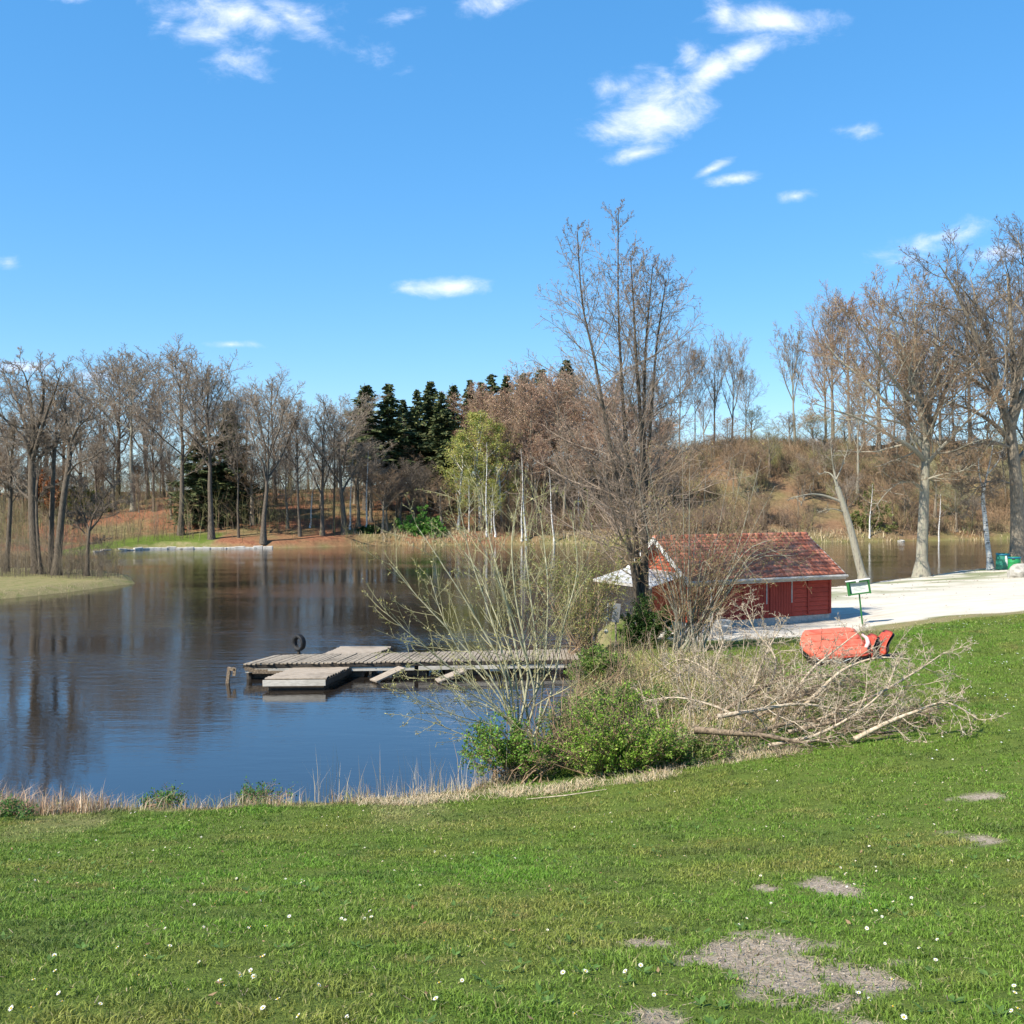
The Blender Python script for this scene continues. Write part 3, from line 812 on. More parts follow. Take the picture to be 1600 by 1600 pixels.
# ------------------------------------------------------------------ the red boat hut
HA = R(27)
HB = (6.25, 36.0)
HZ0 = .74
hut = empty('boat_hut', (HB[0], HB[1], HZ0), HA, 'small dark red wooden hut with red pantile roof standing by the sandy beach', 'hut')
HL, HW, EV, RG = 6.55, 3.3, 1.96, 3.10       # length, width, eave height, ridge height
MB().box((HL / 2, HW / 2, -.15), (HL + .04, HW + .04, .7)).build('plinth', M['concrete'], hut)
def clad(x0, x1, z0, z1, n, mk, name, mat, top=None):
    """lapped boards: each leans out a little over the one below"""
    b = MB(); h = (z1 - z0) / n
    for i in range(n):
        a, c = z0 + i * h + .014, z0 + (i + 1) * h
        t = top if top else (lambda z: (x0, x1))
        l0, r0 = t(a); l1, r1 = t(c)
        if r0 - l0 < .02: continue
        r1 = max(r1, l1 + .005)
        b.prism([mk(l0, -.044, a), mk(r0, -.044, a), mk(r1, -.008, c), mk(l1, -.008, c)], mk(0, .022, 0) - mk(0, 0, 0))
    return b.build(name, mat, hut)
clad(0, HL, .2, EV + .1, 11, lambda s, o, z: Vector((s, o, z)), 'wall', M['hut_red'])
clad(0, HL, .2, EV + .1, 11, lambda s, o, z: Vector((HL - s, HW - o, z)), 'wall', M['hut_red'])
slope = (RG - EV) / (HW / 2)
def gable_top(z):
    if z <= EV: return (0.0, HW)
    k = (z - EV) / slope
    return (k, HW - k)
clad(0, HW, .2, RG - .05, 22, lambda s, o, z: Vector((o, HW - s, z)), 'gable_wall', M['hut_red_sunlit'], gable_top)
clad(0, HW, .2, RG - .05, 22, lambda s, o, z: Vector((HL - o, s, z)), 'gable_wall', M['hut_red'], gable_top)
for x, y in ((-.01, -.01), (HL + .01, -.01), (HL + .01, HW + .01), (-.01, HW + .01)):
    MB().box((x, y, EV / 2 + .12), (.1, .1, EV - .2)).build('corner_board', M['hut_dark_red'], hut)
# roof: two pantiled slopes
def roof_slope(front, name):
    ov = .42; run = HW / 2 + ov; nu, rows = 300, 11
    us = np.linspace(-.38, HL + .38, nu)
    V = []; Q = []
    L = math.hypot(run, run * slope); nrm = np.array([0, -slope, 1]) / math.hypot(1, slope)
    wave = .028 * np.abs(np.sin(us * np.pi / .205)) ** .8
    for r in range(rows):
        for e, lift in ((r / rows, .035), ((r + 1) / rows + .01, .002)):
            y = -ov + run * e; z = EV - ov * slope + run * slope * e + .06
            for i, u in enumerate(us):
                hgt = wave[i] + lift
                V.append((u, y - slope / math.hypot(1, slope) * hgt, z + hgt / math.hypot(1, slope)))
        # skirt of the tile's lower edge
        y = -ov + run * (r / rows); z = EV - ov * slope + run * slope * (r / rows) + .05
        for i, u in enumerate(us): V.append((u, y, z))
        o = r * 3 * nu
        for i in range(nu - 1):
            Q.append((o + i, o + i + 1, o + nu + i + 1, o + nu + i))
            Q.append((o + 2 * nu + i, o + 2 * nu + i + 1, o + i + 1, o + i))
    V = np.array(V)
    if not front:
        V[:, 1] = HW - V[:, 1]; Q = [q[::-1] for q in Q]
    link(name, mesh_np(name, V, Q, smooth=False), M['roof_tile'], hut)
roof_slope(True, 'roof'); roof_slope(False, 'roof')
b = MB().box((HL / 2, HW / 2, (EV + .2) / 2), (HL - .02, HW - .02, EV - .2))
b.prism([(.01, .0, EV), (.01, HW, EV), (.01, HW / 2, RG - .06)], (HL - .02, 0, 0))
b.build('frame', M['wet_wood'], hut)  # dark core behind the cladding, standing in for shade in the board gaps
b = MB()
for i in range(22):
    x = -.38 + (HL + .76) * i / 22
    b.tube([(x, HW / 2, RG + .05), (x + (HL + .76) / 22 + .03, HW / 2, RG + .065)], [.115, .10], 10)
b.build('ridge_tile', M['roof_tile'], hut, True)
# roof boarding below the tiles, bargeboards and fascia
ov = .42; ez = EV - ov * slope
b = MB()
b.prism([(-.36, -ov, ez + .0), (-.36, HW / 2, RG + .0), (-.36, HW + ov, ez + .0), (-.36, HW + ov, ez - .035), (-.36, HW / 2, RG - .04), (-.36, -ov, ez - .035)], (HL + .72, 0, 0))
b.build('soffit', M['hut_dark_red'], hut)
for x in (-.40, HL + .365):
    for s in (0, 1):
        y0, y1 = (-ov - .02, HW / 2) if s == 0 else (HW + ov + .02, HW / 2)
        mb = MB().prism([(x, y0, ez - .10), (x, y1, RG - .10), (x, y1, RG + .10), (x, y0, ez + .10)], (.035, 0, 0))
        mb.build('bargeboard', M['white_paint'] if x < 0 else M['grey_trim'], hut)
MB().box((HL / 2, -ov - .03, ez - .03), (HL + .80, .03, .17)).tube([(-.42, -ov - .10, ez + .02), (HL + .42, -ov - .10, ez + .0)], .055, 10).build('gutter', M['grey_trim'], hut)
# boarded doors and their long pale hinges on the lakeside wall
for x0, x1 in ((2.35, 3.55), (3.6, 4.75)):
    d = MB()
    n = 9
    for i in range(n):
        w = (x1 - x0) / n
        d.box((x0 + w * (i + .5), -.058, 1.02), (w - .012, .025, 1.52), bev=.003)
    dd = d.build('shutter', M['hut_dark_red'], hut)
    hx = x1 - .12
    MB().box((hx, -.080, 1.2), (.05, .016, .95), bev=.004).box((hx - .1, -.080, 1.6), (.25, .014, .035)).build('hinge_bar', M['iron'], dd)
MB().box((5.45, -.055, .95), (.05, .022, 1.4)).build('trim_strip', M['hut_dark_red'], hut)
# white sheet canopy at the lake end
c0 = Vector((-.06, .05, 1.92)); c1 = Vector((-.06, HW + .35, 2.0)); c2 = Vector((-1.7, HW + .35, 1.58)); c3 = Vector((-1.55, .1, 1.56))
b = MB(); nsh = 26
for i in range(nsh):
    t0, t1 = i / nsh, (i + 1) / nsh
    a, bb, cc, dd_ = c0.lerp(c1, t0), c0.lerp(c1, t1), c3.lerp(c2, t1), c3.lerp(c2, t0)
    w = Vector((0, 0, .022 * (1 if i % 2 else -1)))
    b.prism([a + w, bb + w * -1, cc + w * -1, dd_ + w], (0, 0, .012))
can = b.build('canopy', M['white_sheet'], hut)
MB().bar(c3 - Vector((0, 0, .05)), c2 - Vector((0, 0, .05)), .06, .09).build('canopy_beam', M['grey_trim'], can)
for q in (c3, c2):
    MB().bar((q.x + .05, q.y + (.12 if q is c3 else -.3), -.25), (q.x + .05, q.y + (.12 if q is c3 else -.3), q.z - .06), .08).build('canopy_post', M['dead_wood_dark'], can)

g = gz(7.35, 33.6)
post = MB(); a = at(1113, 1030, 33.6); 
pg = gz(a.x, a.y)
post = MB().tube([(a.x, a.y, pg - .1), (a.x - .06, a.y, pg + 1.75)], .035, 10).box((a.x - .06, a.y, pg + 1.76), (.1, .1, .03)).build('post', M['iron'])
tag(post, 'thin pale grey post in front of the left end of the hut', 'post')
s = at(1122, 1000, 34.5); s.z = gz(s.x, s.y)
st = MB().box((s.x, s.y, s.z + .12), (.7, .5, .34), HA, .02).box((s.x + .15, s.y + .3, s.z + .3), (.6, .4, .3), HA, .02).build('step_block', M['concrete'])
tag(st, 'grey concrete step below the hut wall beside the thin post', 'step')
s = at(920, 1012, 33.2); sz = gz(s.x, s.y)
st = MB()
for k, dx in enumerate((-.07, .09)):
    st.bar((s.x + dx, s.y + .1 * k, sz - .3), (s.x + dx - .05, s.y + .1 * k, sz + 1.35 - .25 * k), .13, .13, .01)
st = st.build('post', M['dead_wood_dark'])
tag(st, 'rotten brown double wooden post at the landward end of the jetty', 'post')

# small white things in the bushes left of the hut
for (px, py, r, lab) in ((948, 968, .075, 'small white ball hanging in twigs left of the hut, upper one'), (947, 987, .07, 'small white ball low in the green twigs left of the hut')):
    c = at(px, py, 33.0)
    o = MB().lathe([(.01, -r), (r * .6, -r * .8), (r * .95, -r * .3), (r, .0), (r * .9, r * .45), (r * .55, r * .85), (r * .2, r), (r * .15, r * 1.2), (.01, r * 1.22)], c, 16).tube([c + Vector((0, 0, r * 1.1)), c + Vector((.05, .02, r + .5))], .008, 5).build('buoy', M['white_paint'], smooth=True)
    tag(o, lab, 'buoy', 'white balls in the bushes')
c = at(963, 958, 33.6); cg = gz(c.x, c.y)
pn = empty('panel', (c.x, c.y, cg), .35, 'weathered white panel leaning among twigs left of the hut', 'panel')
MB().box((0, 0, c.z - cg), (.26, .03, .62), Matrix.Rotation(.12, 3, 'Y'), .008).build('board', M['white_sheet'], pn)
MB().bar((.02, .03, -.2), (-.03, .03, c.z - cg + .4), .05).build('stake', M['dead_wood'], pn)

# ------------------------------------------------------------------ jetty, floats and what belongs to them
def lerp(a, b, t): return a + (b - a) * t
jet = empty('jetty', (-3, 31, 0), 0, 'long weathered plank jetty running out from the bank over the water', 'jetty')
JO = Vector((-3, 31, 0))
fl, bl = at(379, 1038, 30.15), at(428, 1024.5, 32.0)
fr, br = at(912, 1030, 31.2), at(905, 1014.5, 33.0)
rng = random.Random(3)
nP = 78
d = MB()
for i in range(nP):
    t = (i + .5) / nP
    a, c = fl.lerp(fr, t), bl.lerp(br, t)
    dz = rng.uniform(-.012, .012); ex = rng.uniform(-.04, .04); ey = rng.uniform(-.04, .04)
    ax = (fr - fl).normalized()
    sk = Vector((-.10, 0, 0))
    dirn = (c - a).normalized()
    d.bar(a + dirn * ex + Vector((0, 0, dz)) - JO + sk * 0, c + dirn * ey + Vector((0, 0, dz + rng.uniform(-.008, .008))) - JO, (fr - fl).length / nP - .03, .04, .004)
deck = d.build('deck', M['deck_plank'], jet)
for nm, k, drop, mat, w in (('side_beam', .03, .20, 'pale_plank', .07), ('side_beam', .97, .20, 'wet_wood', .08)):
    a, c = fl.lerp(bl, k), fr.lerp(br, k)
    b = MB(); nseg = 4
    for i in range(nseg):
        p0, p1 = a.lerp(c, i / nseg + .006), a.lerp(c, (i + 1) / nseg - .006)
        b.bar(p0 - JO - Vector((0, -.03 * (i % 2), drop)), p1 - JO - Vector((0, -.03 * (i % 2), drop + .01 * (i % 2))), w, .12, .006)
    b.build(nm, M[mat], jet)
b = MB().bar(fl - JO - Vector((0, -.04, .075)), fr - JO - Vector((0, -.04, .075)), .05, .09).bar(bl - JO - Vector((0, .04, .075)), br - JO - Vector((0, .04, .075)), .05, .09)
b.build('joist', M['wet_wood'], jet)
for i in range(8):
    t = .01 + i * .135
    for k in (.12, .88):
        q = fl.lerp(fr, t).lerp(bl.lerp(br, t), k) - JO
        MB().tube([(q.x, q.y, -1.2), (q.x + rng.uniform(-.03, .03), q.y, q.z - .02)], .085, 10).build('pile', M['wet_wood'], jet)
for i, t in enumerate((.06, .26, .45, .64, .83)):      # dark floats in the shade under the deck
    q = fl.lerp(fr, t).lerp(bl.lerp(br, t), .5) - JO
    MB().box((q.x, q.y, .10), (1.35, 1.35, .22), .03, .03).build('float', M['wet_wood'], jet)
# the crooked planks at the jetty's outer end
b = MB()
for k in range(3):
    a = fl - JO + Vector((.05 + .12 * k, .02, -.14 - .05 * k))
    b.bar(a, a + Vector((1.2 + .2 * k, .25, -.03)), .05, .08)
b.build('loose_board', M['dead_wood_dark'], jet)

def platform(name, corners, thick, label):
    """floating deck of long planks on a dark hull with a pale front board"""
    A, B_, C_, D_ = corners              # front left, front right, back right, back left (top)
    o = (A + C_) / 2; o.z = 0
    e = empty(name, o, 0, label, 'platform')
    d = MB(); n = 13
    for i in range(n):
        t0 = (i + .5) / n
        l, r = A.lerp(D_, t0), B_.lerp(C_, t0)
        d.bar(l - o + Vector((rng.uniform(-.03, .03), 0, 0)), r - o + Vector((rng.uniform(-.03, .03), 0, rng.uniform(-.006, .006))), (D_ - A).length / n - .012, .035, .004)
    d.build('deck', M['deck_plank_long'], e)
    dn = Vector((0, 0, -.06 - thick / 2))
    MB().bar(A - o + dn + Vector((-.02, -.03, .03)), B_ - o + dn + Vector((.02, -.03, .03)), .035, thick, .006).build('front_board', M['pale_plank'], e)
    for p0, p1, sx in ((A, D_, -.025), (B_, C_, .025)):
        MB().bar(p0 - o + dn + Vector((sx, 0, .03)), p1 - o + dn + Vector((sx, 0, .03)), .035, thick, .006).build('side_board', M['wet_wood'], e)
    MB().bar(D_ - o + dn + Vector((0, .03, .03)), C_ - o + dn + Vector((0, .03, .03)), .035, thick, .006).build('back_board', M['wet_wood'], e)
    c = (A + B_ + C_ + D_) / 4 - o
    MB().prism([Vector((q.x - o.x, q.y - o.y, -.25)) * 1 + (c - Vector((q.x - o.x, q.y - o.y, 0))) * .12 * Vector((1, 1, 0)).length * 0 for q in (A.lerp(C_, .05), B_.lerp(D_, .05), C_.lerp(A, .05), D_.lerp(B_, .05))], (0, 0, A.z + .18 - thick + .04)).build('hull', M['wet_wood'], e)
    return e
hz = .33
def atz(px, py, z):
    """point of height z on a photo pixel's ray"""
    q = at(px, py, 1.0); s = (z - CAMZ) / (q.z - CAMZ)
    return Vector((q.x * s, s, z))
platform('floating_platform', (atz(412, 1061, hz), atz(508, 1060, hz), atz(553, 1039.5, hz), atz(468, 1040, hz)), .17, 'weathered square floating platform in front of the jetty, pale front board')
platform('floating_platform', (atz(499, 1025, hz + .02), atz(580, 1024, hz + .02), atz(613, 1010.5, hz + .02), atz(533, 1010.5, hz + .02)), .17, 'weathered square floating platform behind the jetty, near the tyre')
def gang(a, c, w, label):
    b = MB()
    dr = (c - a).normalized(); sd_ = Vector((-dr.y, dr.x, 0)).normalized()
    for k in (-1, 0, 1):
        b.bar(a + sd_ * k * w * .34, c + sd_ * k * w * .34, w * .32, .045, .004)
    for t in (.1, .5, .9):
        q = a.lerp(c, t) - Vector((0, 0, .05)); b.bar(q - sd_ * w * .48, q + sd_ * w * .48, .07, .05)
    o = b.build('gangplank', M['deck_plank_long'])
    return tag(o, label, 'gangplank', 'boards sloping from the jetty')
gang(atz(628, 1043, .36), atz(583, 1064, .06), .42, 'grey gangplank sloping from the jetty into the water beside the front platform')
gang(atz(726, 1046, .34), atz(682, 1064, .04), .50, 'grey gangplank sloping into the water behind the willow stems')
# tyre upright at the jetty's back edge
c = at(467, 1014, 32.2); deckz = fl.z + .02
ty = empty('tyre', (c.x, c.y, deckz + .04), R(52), 'black car tyre standing upright on the jetty edge', 'tyre')
r0 = .25
rot = Matrix.Rotation(R(90), 3, 'Y')
prof = [(r0 * .60, -.05), (r0 * .72, -.085), (r0 * .9, -.095), (r0 * .99, -.07), (r0, .0), (r0 * .99, .07), (r0 * .9, .095), (r0 * .72, .085), (r0 * .60, .05), (r0 * .66, .0), (r0 * .60, -.05)]
bm_ = bmesh.new(); rings = []
for rr, zz in prof:
    rings.append([bm_.verts.new((rr * math.cos(2 * math.pi * i / 36), rr * math.sin(2 * math.pi * i / 36), zz)) for i in range(36)])
for k in range(len(rings) - 1):
    for i in range(36):
        j = (i + 1) % 36; bm_.faces.new((rings[k][i], rings[k][j], rings[k + 1][j], rings[k + 1][i]))
for i in range(0, 36):
    a0 = 2 * math.pi * i / 36
    g_ = bmesh.ops.create_cube(bm_, size=1)['verts']
    bmesh.ops.transform(bm_, matrix=Matrix.Rotation(a0, 4, 'Z') @ Matrix.Translation((r0 * 1.0, 0, 0)) @ Matrix.Diagonal((.012, .022, .14, 1)), verts=g_)
bm_.transform(Matrix.Translation((0, 0, r0 + .03)) @ rot.to_4x4())
tm = bpy.data.meshes.new('tyre_body'); bm_.to_mesh(tm); bm_.free()
link('tyre_body', tm, M['rubber'], ty)
MB().bar((0, 0, -.5), (0, 0, .12), .07).build('post', M['wet_wood'], ty)
# leaning mooring post out in the water
c = at(356, 1067, 29.7)
mp = empty('mooring_post', (c.x, c.y, 0), 0, 'short leaning grey mooring post standing alone in the water', 'mooring post')
MB().bar((-.16, 0, -1.2), (.05, 0, .47), .095, .095, .012).build('post', M['dead_wood_dark'], mp)
MB().bar((.04, -.05, .42), (.24, -.05, .41), .05, .10, .01).bar((.22, -.05, .44), (.20, -.05, .22), .05, .09, .01).build('cleat', M['dead_wood_dark'], mp)

# ------------------------------------------------------------------ the overturned orange pedal boat
bx = at(1318, 1022, 27.4); bzg = gz(bx.x, bx.y)
boat = empty('pedal_boat', (bx.x, bx.y, bzg), R(4), 'orange plastic pedal boat with black underside lying on the lawn', 'pedal boat')
def loft(sections, mat, name, parent, closed=True):
    """skin through rings of equal count"""
    V = np.array(sections, float); ns, n = V.shape[:2]
    idx = np.arange(ns * n).reshape(ns, n)
    a = idx[:-1]; b_ = np.roll(idx, -1, 1)[:-1]; c_ = np.roll(idx, -1, 1)[1:]; d_ = idx[1:]
    Q = np.stack([a, b_, c_, d_], -1).reshape(-1, 4)
    V2 = V.reshape(-1, 3); T = []
    cen = [V[0].mean(0), V[-1].mean(0)]
    V2 = np.concatenate([V2, cen])
    for i in range(n):
        T.append((ns * n, (i + 1) % n, i)); T.append((ns * n + 1, idx[-1][i], idx[-1][(i + 1) % n]))
    return link(name, mesh_np(name, V2, Q, T), mat, parent)
def super_ring(cx, cy, cz, hx, hy, n=28, e=.45, tilt=0.0):
    out = []
    for i in range(n):
        a = 2 * math.pi * i / n; c, s = math.cos(a), math.sin(a)
        yy = math.copysign(abs(c) ** e, c) * hx; zz = math.copysign(abs(s) ** e, s) * hy
        out.append((cx, cy + yy * math.cos(tilt) - zz * math.sin(tilt), cz + yy * math.sin(tilt) + zz * math.cos(tilt)))
    return out
T0 = R(24)
secs = []
for t in np.linspace(0, 1, 18):
    x = -1.13 + 1.62 * t
    k = min(1, (t / .16) ** .55 if t > 0 else .05) * (1 if t < .9 else max(.86, 1 - (t - .9) * 1.2))
    secs.append(super_ring(x, .05, .40 + .10 * t, .66 * max(k, .25), .15 * max(k, .3), tilt=T0))
loft(secs, M['orange_plastic'], 'hull', boat)
secs = []
for t in np.linspace(0, 1, 10):
    x = -1.0 + 1.42 * t
    secs.append(super_ring(x, .0, .17 + .05 * t, .56, .13, tilt=T0 * .55))
loft(secs, M['black_plastic'], 'underside', boat)
for k in range(3):    # moulded ribs on the orange hull
    pts = []
    for t in np.linspace(.12, .95, 10):
        x = -1.13 + 1.62 * t; off = -.36 + .34 * k
        nrm = Vector((0, -math.sin(T0), math.cos(T0)))
        q = Vector((x, .05 + off * math.cos(T0), .40 + .10 * t + off * math.sin(T0))) + nrm * .148
        pts.append(q)
    MB().tube(pts, .022, 8).build('rib', M['orange_plastic'], boat, True)
for s_ in range(2):   # curved seat shells at the right end
    secs = []
    x0 = .52 + .38 * s_; 
    for t in np.linspace(0, 1, 14):
        a = R(-18 + 128 * t)
        cx_ = x0 + .20 - .16 * math.cos(a) * (1 if s_ else .8); cz_ = .16 + .50 * t ** .9 + (.10 if s_ else .0)
        w_ = .40 - .10 * t
        ring = []
        for i in range(20):
            b0 = 2 * math.pi * i / 20
            ring.append((cx_ + .055 * math.cos(b0) * (1 + .4 * (1 - t)), -.05 - .05 * s_ + w_ * math.copysign(abs(math.sin(b0)) ** .5, math.sin(b0)), cz_ + .07 * math.cos(b0)))
        secs.append(ring)
    loft(secs, M['dark_orange_plastic'], 'seat', boat)
    secs = [[(v[0] + .09, v[1] * .94, v[2] - .02) for v in r] for r in secs[1:13]]
    loft(secs, M['black_plastic'], 'seat_back', boat)
MB().tube([(.44, -.42, .42), (.55, -.30, .52), (.60, -.1, .62), (.58, .15, .68)], [.05, .06, .05, .04], 10).build('trim', M['pale_pink_plastic'], boat, True)
MB().tube([(-1.12, -.52, .20), (-.9, -.66, .19), (-.3, -.69, .21), (.3, -.69, .26), (.47, -.62, .30)], .028, 8).build('rim', M['dark_orange_plastic'], boat, True)
MB().tube([(-1.0, -.68, .2), (-.85, -.75, .1), (-.6, -.72, .16), (-.4, -.78, .08), (-.1, -.74, .2)], .011, 6).build('rope', M['paper'], boat, True)
MB().box((-.35, -.02, .58), (.5, .02, .03), Matrix.Rotation(.3, 3, 'X')).build('hatch', M['black_plastic'], boat)
MB().box((.5, -.1, .35), (.10, .7, .35), Matrix.Rotation(.3, 3, 'X'), .03).build('gap_shade', M['black_plastic'], boat)  # black block added as the shade in the gap between hull and seats
MB().box((.95, 0, .10), (.62, .75, .2), .05, .05).build('rear_float', M['black_plastic'], boat)

# ------------------------------------------------------------------ sign board on the sand
c = at(1346, 975, 36.4); cg = gz(c.x, c.y); 
sg = empty('sign_board', (c.x, c.y, cg), R(-14), 'green framed notice board on a slim green post standing in the sand', 'sign')
top = at(1341, 918, 36.4).z - cg
MB().bar((.06, .05, -.2), (-.08, .03, top - .2), .05, .05, .006).build('post', M['green_paint'], sg)
roll = Matrix.Rotation(R(9) * -1, 3, 'Y')
def sx(x, y, z): return Vector((-.10, 0, top)) + roll @ Vector((x, y, z))
W2, H2 = .36, .22
f = MB()
for x, z, w, h in ((-W2, 0, .09, 2 * H2 + .06), (W2, 0, .05, 2 * H2 + .06)):
    f.box(sx(x, -.05, z), (w, .13, h), roll, .006)
for z, h in ((-H2, .035), (H2, .05)):
    f.box(sx(0, -.045, z), (2 * W2 - .06, .12, h), roll, .006)
f.box(sx(0, .018, 0), (2 * W2, .02, 2 * H2), roll)
f.build('frame', M['green_paint'], sg)
MB().box(sx(.02, .0, 0), (2 * W2 - .12, .012, 2 * H2 - .06), roll).build('notice', M['paper'], sg)
b = MB()
for i, (w, z) in enumerate(((.40, .11), (.46, .05), (.34, .0), (.44, -.05), (.28, -.10))):
    b.box(sx(.02 - (.46 - w) / 2 * .6, -.0085, z), (w, .004, .016), roll)
b.build('writing', M['ink'], sg)
MB().box(sx(0, -.03, H2 + .045), (2 * W2 + .12, .20, .03), roll, .006).box(sx(-.02, -.1, H2 + .02), (.10, .05, .09), roll, .01).build('cap', M['white_paint'], sg)

# ------------------------------------------------------------------ bins and boulder under the right-hand oak
def barrel(px, py, D, h, r, body, rimm, label, patchy, tilt):
    c = at(px, py, D); c.z = gz(c.x, c.y)
    e = empty('rubbish_barrel', c, 0, label, 'barrel')
    e.rotation_euler = (tilt, tilt * .5, 0)
    MB().lathe([(r * .93, 0), (r * .98, .03), (r, .1), (r * 1.0, h * .32), (r * 1.02, h * .34), (r, h * .36), (r, h * .66), (r * 1.02, h * .68), (r, h * .70), (r, h * .97), (r * .96, h), (r * .90, h), (r * .88, h * .8)], (0, 0, 0), 32).build('body', M[body], e, True)
    MB().lathe([(r * 1.0, h * .90), (r * 1.06, h * .91), (r * 1.06, h * .985), (r * 1.02, h * 1.0), (r * .97, h * 1.0), (r * .97, h * .91)], (0, 0, 0), 32).build('rim', M[rimm], e, True)
    if patchy:
        # torn white bag hanging over the side
        pts = [(-.02, .95), (.22, .97), (.30, .80), (.42, .60), (.62, .42), (.66, .16), (.55, .20), (.46, .36), (.22, .46), (.08, .56), (-.04, .75)]
        V = []; 
        for k, rr in ((0, 1.035), (1, 1.012)):
            for a, z in pts:
                ang = R(-95) + a * 1.05
                V.append((r * rr * math.cos(ang), r * rr * math.sin(ang), z * h * .93))
        n_ = len(pts); bmx = bmesh.new(); vv = [bmx.verts.new(q) for q in V]
        bmx.faces.new(vv[:n_]); bmx.faces.new(vv[n_:][::-1])
        for i in range(n_): bmx.faces.new((vv[i], vv[n_ + i], vv[n_ + (i + 1) % n_], vv[(i + 1) % n_]))
        bmesh.ops.triangulate(bmx, faces=[q for q in bmx.faces if len(q.verts) > 4])
        me_ = bpy.data.meshes.new('bag'); bmx.to_mesh(me_); bmx.free(); link('bag', me_, M['white_paint'], e)
    else:
        MB().box((-r * .55, -r * .82, h * .88), (.16, .05, .07), R(-30), .01).build('handle_hole', M['black_plastic'], e)
    return e
barrel(1566, 886, 66, 1.05, .40, 'teal_plastic', 'blue_plastic', 'dark green barrel bin with blue rim and a white bag hanging over its side', True, R(2))
barrel(1585, 893, 62, .98, .36, 'green_plastic', 'blue_plastic', 'bright green open barrel bin behind the pale boulder', False, R(-1))
def boulder(name, c, s, mat, seed, label, cat, sub=3):
    bmx = bmesh.new(); bmesh.ops.create_icosphere(bmx, subdivisions=sub, radius=1)
    rg = random.Random(seed); off = Vector((rg.uniform(-9, 9), rg.uniform(-9, 9), rg.uniform(-9, 9)))
    from mathutils import noise as mn
    for v in bmx.verts:
        d_ = 1 + .28 * mn.noise(v.co * 1.3 + off) + .12 * mn.noise(v.co * 3.1 + off)
        v.co = Vector((v.co.x * s[0], v.co.y * s[1], v.co.z * s[2])) * d_
    me_ = bpy.data.meshes.new(name); bmx.to_mesh(me_); bmx.free()
    o = link(name, me_, mat); o.location = c
    return tag(o, label, cat)
c = at(1596, 900, 58); c.z = gz(c.x, c.y) + .12
boulder('boulder', c, (.75, .6, .62), M['stone'], 4, 'pale grey boulder in front of the green barrel at the beach edge', 'boulder')
c = at(1408, 843, 118.5); c.z = .06
boulder('boulder', c, (.42, .3, .16), M['stone'], 8, 'pale stone at the far waterline below the right-hand slope', 'boulder')

# pale stone edging along the far left shore
ed = MB(); rg = random.Random(12)
pts = [(-39.5, 97.0), (-38.2, 99.5), (-36, 101.8), (-33.5, 102.6), (-31, 103), (-28, 103.4), (-26, 103.7), (-24.2, 103.9)]
for i in range(len(pts) - 1):
    a, c = Vector((*pts[i], 0)), Vector((*pts[i + 1], 0)); n_ = max(2, int((c - a).length / .75))
    for k in range(n_):
        p0, p1 = a.lerp(c, k / n_ - .01), a.lerp(c, (k + 1) / n_ + .01)
        o_ = Vector((rg.uniform(-.08, .08), rg.uniform(-.08, .08) - .35, 0))
        ed.bar(p0 + o_ + Vector((0, 0, rg.uniform(.0, .08))), p1 + o_ + Vector((0, 0, rg.uniform(.0, .08))), .4, .32 + rg.uniform(-.14, .12), .05)
edg = ed.build('stone_edging', M['edging_stone'])
tag(edg, 'low pale stone edging along the far left shore', 'edging')
# ------------------------------------------------------------------ trees
def norm(v):
    l = math.sqrt(v[0] * v[0] + v[1] * v[1] + v[2] * v[2]) + 1e-9
    return (v[0] / l, v[1] / l, v[2] / l)

def grow_line(rng, p, d, L, r0, r1, nseg, wander, up):
    pts = [p]; rad = [r0]; st = L / nseg
    for k in range(nseg):
        d = norm((d[0] + rng.gauss(0, wander), d[1] + rng.gauss(0, wander), d[2] + rng.gauss(0, wander) + up))
        p = (p[0] + d[0] * st, p[1] + d[1] * st, p[2] + d[2] * st)
        pts.append(p); rad.append(r0 + (r1 - r0) * (k + 1) / nseg)
    return pts, rad

def dir_off(rng, t, ang, az):
    """direction leaving tangent T at angle ANG round azimuth AZ"""
    a = (0, 0, 1) if abs(t[2]) < .9 else (1, 0, 0)
    u = norm((t[1] * a[2] - t[2] * a[1], t[2] * a[0] - t[0] * a[2], t[0] * a[1] - t[1] * a[0]))
    w = (t[1] * u[2] - t[2] * u[1], t[2] * u[0] - t[0] * u[2], t[0] * u[1] - t[1] * u[0])
    ca, sa = math.cos(ang), math.sin(ang); c, s = math.cos(az), math.sin(az)
    return (t[0] * ca + (u[0] * c + w[0] * s) * sa, t[1] * ca + (u[1] * c + w[1] * s) * sa, t[2] * ca + (u[2] * c + w[2] * s) * sa)

